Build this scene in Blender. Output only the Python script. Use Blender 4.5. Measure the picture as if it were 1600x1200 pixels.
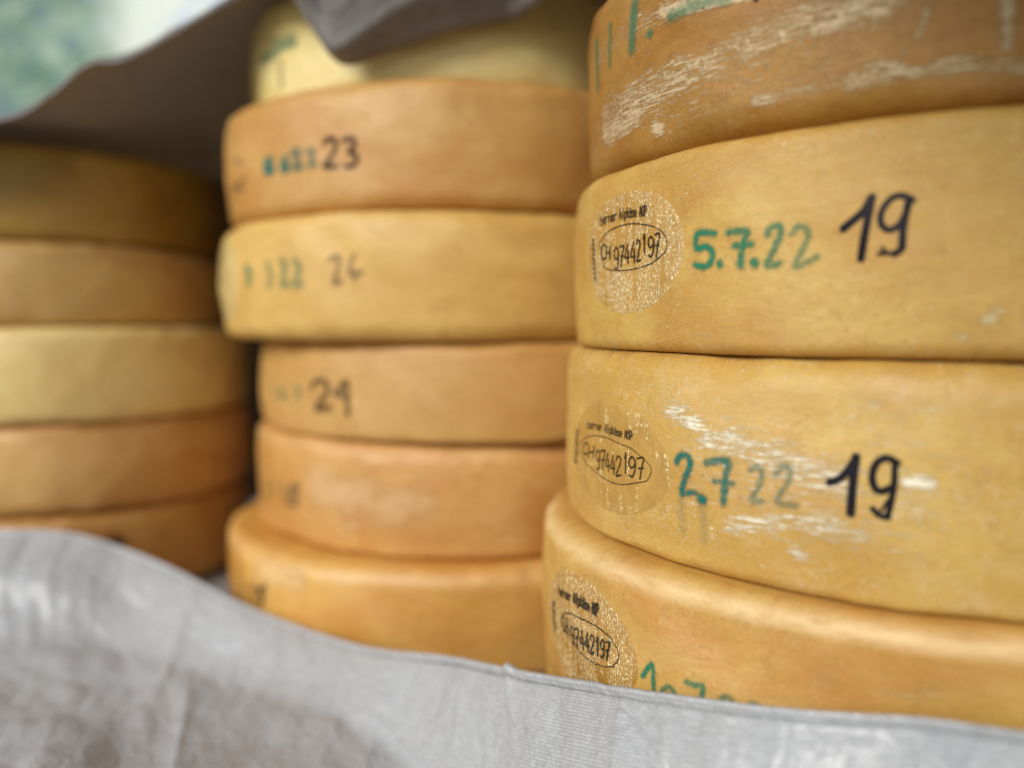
import bpy, math
import numpy as np
from mathutils import Vector

# ------------------------------------------------------------ clear
for o in list(bpy.data.objects):
    bpy.data.objects.remove(o, do_unlink=True)
scene = bpy.context.scene
COL = scene.collection
R_ = math.radians
EYE = 1.10                                   # height of the lens above the ground; stacks are given relative to it

# ------------------------------------------------------------ camera
cam = bpy.data.cameras.new('camera')
cam.sensor_width = 36.0
cam.lens = 28.125
cam.clip_start = 0.01
cam.clip_end = 500.0
cam.dof.use_dof = True
cam.dof.focus_distance = 0.395
cam.dof.aperture_fstop = 2.15
camo = bpy.data.objects.new('camera', cam)
COL.objects.link(camo)
camo.location = (0, 0, EYE)
camo.rotation_euler = (R_(90 - 4.346), 0, 0)
scene.camera = camo

# ------------------------------------------------------------ sky, sun, exposure
SUN_AZ, SUN_EL = R_(223.0), R_(32.0)
world = bpy.data.worlds.new('World')
scene.world = world
world.use_nodes = True
wn = world.node_tree
wn.nodes.clear()
wo = wn.nodes.new('ShaderNodeOutputWorld')
wb = wn.nodes.new('ShaderNodeBackground')
ws = wn.nodes.new('ShaderNodeTexSky')
ws.sky_type = 'NISHITA'
ws.sun_disc = False
ws.sun_elevation = SUN_EL
ws.sun_rotation = SUN_AZ
ws.air_density = 1.0
ws.dust_density = 1.5
ws.ozone_density = 0.6
wb.inputs['Strength'].default_value = 0.075
wn.links.new(ws.outputs[0], wb.inputs[0])
wn.links.new(wb.outputs[0], wo.inputs[0])
sun = bpy.data.lights.new('sun', 'SUN')
sun.energy = 2.3
sun.angle = R_(25)
sun.color = (1.0, 0.97, 0.945)
suno = bpy.data.objects.new('sun', sun)
COL.objects.link(suno)
sd = Vector((math.sin(SUN_AZ) * math.cos(SUN_EL), math.cos(SUN_AZ) * math.cos(SUN_EL), math.sin(SUN_EL)))
suno.rotation_euler = sd.to_track_quat('Z', 'Y').to_euler()
suno.location = sd * 6
vs = scene.view_settings
vs.view_transform = 'Standard'
vs.look = 'None'
vs.gamma = 1.0
vs.use_curve_mapping = False
vs.exposure = 0.22


# ------------------------------------------------------------ helpers
def lin(r, g, b):
    f = lambda c: (c / 12.92 if c <= 0.04045 else ((c + 0.055) / 1.055) ** 2.4)
    return (f(r / 255), f(g / 255), f(b / 255), 1.0)


def _h(ix, iy, seed):
    n = (ix.astype(np.int64) * 374761393 + iy.astype(np.int64) * 668265263 + seed * 982451653) & 0x7fffffff
    n = ((n ^ (n >> 13)) * 1274126177) & 0x7fffffff
    n = n ^ (n >> 16)
    return (n & 0xffffff) / float(0xffffff) * 2 - 1


def noise2(x, y, seed=0):
    x = np.asarray(x, float); y = np.asarray(y, float)
    x, y = np.broadcast_arrays(x, y)
    ix = np.floor(x); iy = np.floor(y)
    fx = x - ix; fy = y - iy
    fx = fx * fx * fx * (fx * (fx * 6 - 15) + 10); fy = fy * fy * fy * (fy * (fy * 6 - 15) + 10)
    a = _h(ix, iy, seed); b = _h(ix + 1, iy, seed); c = _h(ix, iy + 1, seed); d = _h(ix + 1, iy + 1, seed)
    return (a * (1 - fx) + b * fx) * (1 - fy) + (c * (1 - fx) + d * fx) * fy


def facet(x, y, seed=0, oct=3):
    """angular noise: flat facets meeting in straight creases"""
    t = 0; a = 1.0
    for i in range(oct):
        ca, sa = math.cos(.9 * i + .4), math.sin(.9 * i + .4)
        X = (x * ca - y * sa) * 1.9 ** i + 11.7 * i; Y = (x * sa + y * ca) * 1.9 ** i - 5.3 * i
        # triangular lattice
        u = X - Y * .577; v = Y * 1.155
        iu = np.floor(u); iv = np.floor(v); fu = u - iu; fv = v - iv
        up = fu + fv > 1
        h0 = np.where(up, _h(iu + 1, iv + 1, seed + i), _h(iu, iv, seed + i))
        h1 = _h(iu + 1, iv, seed + i); h2 = _h(iu, iv + 1, seed + i)
        w1 = np.where(up, 1 - fv, fu); w2 = np.where(up, 1 - fu, fv)
        t = t + a * (h0 * (1 - w1 - w2) + h1 * w1 + h2 * w2)
        a *= 0.5
    return t


def fbm(x, y, seed=0, oct=4, gain=0.5):
    t = 0; a = 1.0
    for i in range(oct):
        t = t + a * noise2(x * 2 ** i + 17.3 * i, y * 2 ** i - 9.1 * i, seed + i * 7)
        a *= gain
    return t


def ridge(x, y, seed=0, oct=3):
    t = 0; a = 1.0
    for i in range(oct):
        t = t + a * (1 - 2 * np.abs(noise2(x * 2 ** i + 5.7 * i, y * 2 ** i + 3.3 * i, seed + i * 11)))
        a *= 0.5
    return t


def mesh_from(name, verts, faces, mat=None, parent=None, uv=None, attrs=None, smooth=True):
    """verts (N,3), faces (M,4) or (M,3) int arrays; uv per vertex; attrs {name: per-vertex float}"""
    verts = np.asarray(verts, np.float32); faces = np.asarray(faces, np.int32)
    me = bpy.data.meshes.new(name)
    nv, nf, k = len(verts), len(faces), faces.shape[1]
    me.vertices.add(nv); me.vertices.foreach_set('co', verts.ravel())
    me.loops.add(nf * k); me.loops.foreach_set('vertex_index', faces.ravel())
    me.polygons.add(nf)
    me.polygons.foreach_set('loop_start', np.arange(0, nf * k, k, dtype=np.int32))
    me.polygons.foreach_set('use_smooth', np.full(nf, smooth))
    me.update(calc_edges=True)
    if uv is not None:
        l = me.uv_layers.new(name='UVMap')
        l.data.foreach_set('uv', np.asarray(uv, np.float32)[faces.ravel()].ravel())
    for an, av in (attrs or {}).items():
        a = me.attributes.new(an, 'FLOAT', 'POINT')
        a.data.foreach_set('value', np.asarray(av, np.float32))
    me.validate()
    o = bpy.data.objects.new(name, me)
    COL.objects.link(o)
    if mat:
        me.materials.append(mat)
    if parent:
        o.parent = parent
    return o


def tag(o, label, cat, group=None, kind=None):
    if label: o['label'] = label
    if cat: o['category'] = cat
    if group: o['group'] = group
    if kind: o['kind'] = kind
    return o


def gridfaces(nu, nv):
    i = np.arange((nu - 1) * (nv - 1)); a = (i // (nv - 1)) * nv + i % (nv - 1)
    return np.stack([a, a + nv, a + nv + 1, a + 1], 1)


def boxmesh(name, lo, hi, mat, parent=None, bev=0.0):
    import bmesh
    bm = bmesh.new()
    bmesh.ops.create_cube(bm, size=1)
    for v in bm.verts:
        v.co = Vector([lo[i] + (hi[i] - lo[i]) * (v.co[i] + .5) for i in range(3)])
    if bev:
        bmesh.ops.bevel(bm, geom=bm.edges[:], offset=bev, segments=2, affect='EDGES')
    me = bpy.data.meshes.new(name); bm.to_mesh(me); bm.free()
    o = bpy.data.objects.new(name, me); COL.objects.link(o)
    me.materials.append(mat)
    if parent: o.parent = parent
    return o


# ------------------------------------------------------------ materials
class NT:
    def __init__(self, name):
        self.m = bpy.data.materials.new(name); self.m.use_nodes = True
        self.t = self.m.node_tree; self.t.nodes.clear()
        self.out = self.t.nodes.new('ShaderNodeOutputMaterial')

    def n(self, typ, **kw):
        nd = self.t.nodes.new('ShaderNode' + typ)
        for k, v in kw.items():
            if k.startswith('i_'):
                nd.inputs[k[2:].replace('_', ' ')].default_value = v
            else:
                setattr(nd, k, v)
        return nd

    def l(self, a, b):
        self.t.links.new(a, b)

    def val(self, x, sock):
        if hasattr(x, 'node'): self.l(x, sock)
        else: sock.default_value = x

    def math(self, op, a, b=0.0, c=None, clamp=False):
        nd = self.t.nodes.new('ShaderNodeMath'); nd.operation = op; nd.use_clamp = clamp
        self.val(a, nd.inputs[0]); self.val(b, nd.inputs[1])
        if c is not None: self.val(c, nd.inputs[2])
        return nd.outputs[0]

    def ramp(self, x, lo, hi, a=0.0, b=1.0, smooth=True):
        nd = self.t.nodes.new('ShaderNodeMapRange')
        nd.interpolation_type = 'SMOOTHSTEP' if smooth else 'LINEAR'
        self.val(x, nd.inputs[0]); nd.inputs[1].default_value = lo; nd.inputs[2].default_value = hi
        nd.inputs[3].default_value = a; nd.inputs[4].default_value = b
        return nd.outputs[0]

    def mix(self, f, a, b, mode='MIX'):
        nd = self.t.nodes.new('ShaderNodeMix'); nd.data_type = 'RGBA'; nd.blend_type = mode
        self.val(f, nd.inputs[0]); self.val(a, nd.inputs[6]); self.val(b, nd.inputs[7])
        return nd.outputs[2]

    def uv(self, sx=1.0, sy=1.0, ox=0.0, oy=0.0, rot=0.0):
        if not hasattr(self, '_uv'):
            self._uv = self.n('UVMap').outputs[0]
        mp = self.n('Mapping')
        mp.inputs['Scale'].default_value = (sx, sy, 1)
        mp.inputs['Location'].default_value = (ox, oy, 0)
        mp.inputs['Rotation'].default_value = (0, 0, rot)
        self.l(self._uv, mp.inputs[0])
        return mp.outputs[0]

    def noise(self, vec, scale=1.0, detail=3.0, rough=0.5, dist=0.0):
        nd = self.n('TexNoise'); nd.noise_dimensions = '2D'
        self.l(vec, nd.inputs['Vector'])
        nd.inputs['Scale'].default_value = scale; nd.inputs['Detail'].default_value = detail
        nd.inputs['Roughness'].default_value = rough; nd.inputs['Distortion'].default_value = dist
        return nd.outputs[0]

    def bump(self, h, strength=0.3, dist=0.001, normal=None):
        nd = self.n('Bump'); nd.inputs['Strength'].default_value = strength; nd.inputs['Distance'].default_value = dist
        self.l(h, nd.inputs['Height'])
        if normal: self.l(normal, nd.inputs['Normal'])
        return nd.outputs[0]


def rind_material(name, a, b, c, seed, fleck_glint=0.5, gloss=0.36, dry=0.3, mottle=1.0, streak=(0.46, 0.36, 0.22)):
    """cheese rind: a main colour, b darker ripened patches, c pale dry bloom and painted highlights; UV is metres round the wheel / up its side"""
    k = NT(name); ox, oy = seed * 3.17, seed * 1.93
    big = k.noise(k.uv(1, 1.6, ox, oy), 9, 3, 0.55, 0.6)
    mid = k.noise(k.uv(0.7, 1.3, oy, ox), 45, 6, 0.66, 0.15)
    turn = k.noise(k.uv(0.25, 1, ox + 4, oy), 240, 6, 0.7)             # faint turning marks round the side
    fine = k.noise(k.uv(0.85, 1, ox, oy + 9), 520, 6, 0.75)
    col = k.mix(k.ramp(big, 0.36, 0.66), a, b)
    col = k.mix(k.math('MULTIPLY', k.ramp(mid, 0.48, 0.70), 0.6 * mottle), col, b)
    col = k.mix(k.math('MULTIPLY', k.ramp(k.noise(k.uv(0.5, 1, ox + 6, oy + 4), 30, 6, 0.62), 0.55, 0.75), 0.12 * mottle), col, c)
    col = k.mix(0.16, col, k.mix(turn, (0.55, 0.50, 0.42, 1), (1.25, 1.22, 1.15, 1)), 'MULTIPLY')
    col = k.mix(0.62, col, k.mix(fine, (0.66, 0.61, 0.52, 1), (1.26, 1.24, 1.2, 1)), 'MULTIPLY')
    pit = k.noise(k.uv(0.8, 1, ox + 3, oy + 7), 640, 3, 0.7)
    pz = k.noise(k.uv(1, 1, ox + 8, oy + 8), 34, 2, 0.5)
    pm = k.math('MULTIPLY', k.ramp(pit, 0.64, 0.72), k.ramp(pz, 0.45, 0.62))
    col = k.mix(k.math('MULTIPLY', pm, 0.45), col, k.mix(1.0, b, (0.55, 0.42, 0.28, 1), 'MULTIPLY'))
    # hairline scratches
    sc1 = k.noise(k.uv(0.05, 1, ox + 2, oy + 5, 0.12), 900, 2, 0.5)
    sc2 = k.noise(k.uv(1, 0.06, ox + 6, oy + 1, 0.3), 700, 2, 0.5)
    scm = k.math('MULTIPLY', k.math('MAXIMUM', k.ramp(sc1, 0.72, 0.78), k.ramp(sc2, 0.74, 0.80)), k.ramp(big, 0.42, 0.6))
    col = k.mix(k.math('MULTIPLY', scm, 0.45 * fleck_glint), col, c)
    clo = k.noise(k.uv(0.8, 1, ox + 4, oy + 2), 150, 5, 0.68, 0.2)
    col = k.mix(k.math('MULTIPLY', k.ramp(clo, 0.50, 0.68), 0.42 * mottle), col, b)
    col = k.mix(k.math('MULTIPLY', k.ramp(clo, 0.42, 0.30), 0.10 * mottle), col, c)
    # small darker ripening spots
    spot = k.noise(k.uv(1, 1, ox + 2, oy + 2), 85, 2, 0.5)
    col = k.mix(k.math('MULTIPLY', k.ramp(spot, 0.66, 0.80), 0.28), col, k.mix(1.0, b, (0.62, 0.5, 0.36, 1), 'MULTIPLY'))
    # pale flecks, plus fine white dots painted in as sparkling highlights
    fl = k.noise(k.uv(0.7, 1, ox + 7, oy + 5), 420, 4, 0.75, 0.3)
    fz = k.noise(k.uv(1, 1, ox + 1, oy + 6), 26, 3, 0.6)
    fm = k.math('MULTIPLY', k.ramp(fl, 0.64, 0.70), k.ramp(fz, 0.45, 0.60), clamp=True)
    fm = k.math('MULTIPLY', fm, fleck_glint)
    dt = k.noise(k.uv(0.8, 1, ox + 9, oy + 1), 1000, 2, 0.6)
    fm = k.math('MAXIMUM', fm, k.math('MULTIPLY', k.math('MULTIPLY', k.ramp(dt, 0.655, 0.72), k.ramp(fz, 0.36, 0.58)), fleck_glint * 0.8))
    # rubbed pale scuffs; on W3 and M5 also specular highlights painted in
    at = k.n('Attribute', attribute_name='scuff_glint').outputs['Fac']
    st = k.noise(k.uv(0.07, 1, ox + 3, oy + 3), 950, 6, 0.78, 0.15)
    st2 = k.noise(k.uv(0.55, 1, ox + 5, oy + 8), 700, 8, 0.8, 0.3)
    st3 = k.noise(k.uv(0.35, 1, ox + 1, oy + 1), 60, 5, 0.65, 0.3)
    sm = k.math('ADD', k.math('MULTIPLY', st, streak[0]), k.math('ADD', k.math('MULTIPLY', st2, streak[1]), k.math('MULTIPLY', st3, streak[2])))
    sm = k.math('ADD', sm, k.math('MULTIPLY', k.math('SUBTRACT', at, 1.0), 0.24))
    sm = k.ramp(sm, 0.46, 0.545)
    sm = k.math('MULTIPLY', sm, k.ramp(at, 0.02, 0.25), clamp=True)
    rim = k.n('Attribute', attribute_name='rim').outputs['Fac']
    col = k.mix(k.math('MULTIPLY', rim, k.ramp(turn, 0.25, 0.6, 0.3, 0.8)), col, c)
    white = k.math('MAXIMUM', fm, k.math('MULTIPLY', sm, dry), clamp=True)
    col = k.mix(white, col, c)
    bs = k.n('BsdfPrincipled')
    k.l(col, bs.inputs['Base Color'])
    rg = k.ramp(k.noise(k.uv(0.3, 1, ox, oy), 150, 3, 0.6), 0.3, 0.7, gloss - 0.11, gloss + 0.10)
    k.l(rg, bs.inputs['Roughness'])
    bs.inputs['Specular IOR Level'].default_value = 0.55
    h = k.math('ADD', k.math('MULTIPLY', fine, 0.45), k.math('MULTIPLY', turn, 0.30))
    h = k.math('ADD', h, k.math('MULTIPLY', mid, 0.9))
    h = k.math('ADD', h, k.math('MULTIPLY', white, 0.6))
    h = k.math('SUBTRACT', h, k.math('MULTIPLY', pm, 0.8))
    k.l(k.bump(h, 0.6, 0.0013), bs.inputs['Normal'])
    k.l(bs.outputs[0], k.out.inputs[0])
    return k.m


def ink_material(name, col, density=1.0, rough=0.35, breakup=0.2, scale=900):
    k = NT(name)
    at = k.n('Attribute', attribute_name='ink').outputs['Fac']
    nz = k.noise(k.uv(1, 1), scale, 4, 0.65)
    f = k.math('MULTIPLY', at, k.ramp(nz, 0.30, 0.62, 1 - breakup, 1.0))
    f = k.math('MULTIPLY', f, density, clamp=True)
    bs = k.n('BsdfPrincipled'); bs.inputs['Base Color'].default_value = col; bs.inputs['Roughness'].default_value = rough
    bs.inputs['Specular IOR Level'].default_value = 0.12
    tr = k.n('BsdfTransparent'); mx = k.n('MixShader')
    k.l(f, mx.inputs[0]); k.l(tr.outputs[0], mx.inputs[1]); k.l(bs.outputs[0], mx.inputs[2])
    k.l(mx.outputs[0], k.out.inputs[0])
    return k.m


def label_material(name, col, pale, seed, glint, thr):
    """glossy crinkled casein disc, its sparkle partly painted as pale glints"""
    k = NT(name); o = seed * 2.3
    n1 = k.noise(k.uv(1, 1, o, o), 60, 4, 0.6)
    cr = k.noise(k.uv(1.4, 0.7, o, o), 620, 4, 0.65, 1.2)
    cells = k.n('TexVoronoi'); cells.feature = 'DISTANCE_TO_EDGE'; cells.voronoi_dimensions = '2D'
    k.l(k.uv(1.5, 0.75, o, o), cells.inputs['Vector']); cells.inputs['Scale'].default_value = 520
    ce = cells.outputs['Distance']
    cs = k.math('MULTIPLY', k.math('ADD', k.math('SINE', k.math('MULTIPLY', k.n('SeparateXYZ').outputs[0], 1.0)), 1.0), 0.5)
    sep = [n for n in k.t.nodes if n.type == 'SEPXYZ'][0]; k.l(k.uv(2 * math.pi / 0.0075, 1), sep.inputs[0])
    colm = k.mix(k.ramp(n1, 0.35, 0.65), col, k.mix(1.0, col, (0.86, 0.82, 0.74, 1), 'MULTIPLY'))
    reg = k.noise(k.uv(1, 1, o + 3, o), 70, 3, 0.6)
    at = k.n('Attribute', attribute_name='glint_zone').outputs['Fac']
    dot = k.noise(k.uv(1.7, 0.75, o + 5, o + 1), 620, 3, 0.6, 0.4)
    reg = k.math('ADD', k.math('ADD', reg, k.math('MULTIPLY', k.math('SUBTRACT', cs, 0.5), 0.20)), k.math('MULTIPLY', at, 0.30))
    m = k.math('MULTIPLY', k.ramp(reg, thr, thr + 0.14), k.ramp(dot, 0.565, 0.62), clamp=True)
    m = k.math('MAXIMUM', m, k.math('MULTIPLY', k.ramp(ce, 0.08, 0.02), k.math('MULTIPLY', k.ramp(reg, thr + 0.12, thr + 0.3), 0.7)))
    m = k.math('MULTIPLY', m, glint)
    colm = k.mix(m, colm, pale)  # cream sparkle glints painted into the label colour
    bs = k.n('BsdfPrincipled'); k.l(colm, bs.inputs['Base Color'])
    bs.inputs['Roughness'].default_value = 0.24
    bs.inputs['Coat Weight'].default_value = 0.5; bs.inputs['Coat Roughness'].default_value = 0.12
    h = k.math('ADD', k.math('MULTIPLY', cr, 0.9), k.math('MULTIPLY', m, 1.0))
    bn = k.bump(h, 0.6, 0.0007)
    k.l(bn, bs.inputs['Normal']); k.l(bn, bs.inputs['Coat Normal'])
    k.l(bs.outputs[0], k.out.inputs[0])
    return k.m


def tarp_material(name, col, warm, rough=0.28, weave=0.0017, bumpk=0.5, glow=None):
    """woven polyethylene sheet: flat tapes over and under, a thin glossy film on top; UV in metres"""
    k = NT(name)
    br = k.n('TexBrick'); k.l(k.uv(1, 1), br.inputs['Vector'])
    br.offset = 0.5; br.inputs['Scale'].default_value = 1.0
    br.inputs['Brick Width'].default_value = weave * 2.0; br.inputs['Row Height'].default_value = weave
    br.inputs['Mortar Size'].default_value = weave * 0.14; br.inputs['Mortar Smooth'].default_value = 0.6
    br.inputs['Color1'].default_value = (1, 1, 1, 1); br.inputs['Color2'].default_value = (0.30, 0.30, 0.30, 1); br.inputs['Mortar'].default_value = (0, 0, 0, 1)
    tape = k.n('SeparateColor'); k.l(br.outputs[0], tape.inputs[0]); tp = tape.outputs[0]
    longv = k.noise(k.uv(0.06, 1), 900, 3, 0.6)
    longu = k.noise(k.uv(1, 0.06, 3, 3), 900, 3, 0.6)
    big = k.noise(k.uv(1, 1, 5, 1), 7, 4, 0.6, 0.5)
    c = k.mix(k.ramp(big, 0.30, 0.75), col, warm)
    c = k.mix(0.35, c, k.mix(longv, (0.72, 0.72, 0.72, 1), (1.2, 1.2, 1.2, 1)), 'MULTIPLY')
    c = k.mix(0.30, c, k.mix(longu, (0.72, 0.72, 0.72, 1), (1.2, 1.2, 1.2, 1)), 'MULTIPLY')
    c = k.mix(0.42, c, k.mix(tp, (0.45, 0.45, 0.45, 1), (1.15, 1.15, 1.15, 1)), 'MULTIPLY')
    sp = k.noise(k.uv(1, 1, 8, 2), 190, 2, 0.5)
    c = k.mix(k.math('MULTIPLY', k.ramp(sp, 0.80, 0.83), 0.5), c, (0.12, 0.11, 0.10, 1))
    bs = k.n('BsdfPrincipled'); k.l(c, bs.inputs['Base Color'])
    gz = k.noise(k.uv(1, 1, 4, 6), 42, 3, 0.6)
    gl = k.math('MULTIPLY', k.ramp(tp, 0.6, 0.95), k.ramp(gz, 0.5, 0.62))
    k.l(k.math('SUBTRACT', k.ramp(longv, 0.3, 0.7, rough - 0.06, rough + 0.12), k.math('MULTIPLY', gl, 0.14)), bs.inputs['Roughness'])
    bs.inputs['Specular IOR Level'].default_value = 0.5
    wr = k.noise(k.uv(1, 1, 2, 7), 38, 4, 0.55, 0.4)
    h = k.math('ADD', k.math('MULTIPLY', tp, 0.7), k.math('MULTIPLY', longv, 0.25))
    h = k.math('ADD', h, k.math('MULTIPLY', longu, 0.2))
    b1 = k.bump(wr, 0.5, 0.007)
    k.l(k.bump(h, bumpk, 0.0007, b1), bs.inputs['Normal'])
    if glow:                                                       # thin sheet lets a little daylight through
        tl = k.n('BsdfTranslucent'); tl.inputs['Color'].default_value = glow
        mx = k.n('MixShader'); mx.inputs[0].default_value = 0.38
        k.l(bs.outputs[0], mx.inputs[1]); k.l(tl.outputs[0], mx.inputs[2]); k.l(mx.outputs[0], k.out.inputs[0])
    else:
        k.l(bs.outputs[0], k.out.inputs[0])
    return k.m


def plain_material(name, col, rough=0.6, var=0.2, scale=6):
    k = NT(name)
    tc = k.n('TexCoord'); nz = k.n('TexNoise'); k.l(tc.outputs['Object'], nz.inputs['Vector'])
    nz.inputs['Scale'].default_value = scale; nz.inputs['Detail'].default_value = 5
    c = k.mix(var, col, k.mix(nz.outputs[0], (0.4, 0.4, 0.4, 1), (1.5, 1.5, 1.5, 1)), 'MULTIPLY')
    bs = k.n('BsdfPrincipled'); k.l(c, bs.inputs['Base Color']); bs.inputs['Roughness'].default_value = rough
    k.l(k.bump(nz.outputs[0], 0.2, 0.004), bs.inputs['Normal'])
    k.l(bs.outputs[0], k.out.inputs[0])
    return k.m


def banner_material():
    """printed landscape, out of focus: pale meadow greens, blue hills, white cloud"""
    k = NT('banner_print')
    n1 = k.noise(k.uv(1, 1.2), 5.0, 4, 0.6, 0.6); n2 = k.noise(k.uv(1, 1, 4, 2), 11, 4, 0.65, 0.3); n3 = k.noise(k.uv(1, 1, 9, 5), 7, 3, 0.6)
    c = k.mix(k.ramp(n1, 0.42, 0.60), lin(98, 142, 112), lin(146, 180, 154))
    c = k.mix(k.math('MULTIPLY', k.ramp(n2, 0.50, 0.64), 0.8), c, lin(78, 120, 136))
    c = k.mix(k.math('MULTIPLY', k.ramp(n3, 0.54, 0.68), 0.7), c, lin(90, 140, 98))
    c = k.mix(k.math('MULTIPLY', k.ramp(n2, 0.42, 0.32), 0.8), c, lin(206, 224, 200))
    sx = k.n('SeparateXYZ'); k.l(k.uv(1, 1), sx.inputs[0])
    d = k.math('ADD', sx.outputs[0], k.math('MULTIPLY', n2, 0.25))
    c = k.mix(k.ramp(d, 1.56, 1.76), c, lin(232, 242, 226))
    c = k.mix(k.math('MULTIPLY', k.ramp(d, 1.82, 1.92), k.ramp(n3, 0.40, 0.55)), c, lin(196, 214, 232))
    bs = k.n('BsdfPrincipled'); k.l(c, bs.inputs['Base Color']); bs.inputs['Roughness'].default_value = 0.5
    k.l(bs.outputs[0], k.out.inputs[0])
    return k.m


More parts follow.
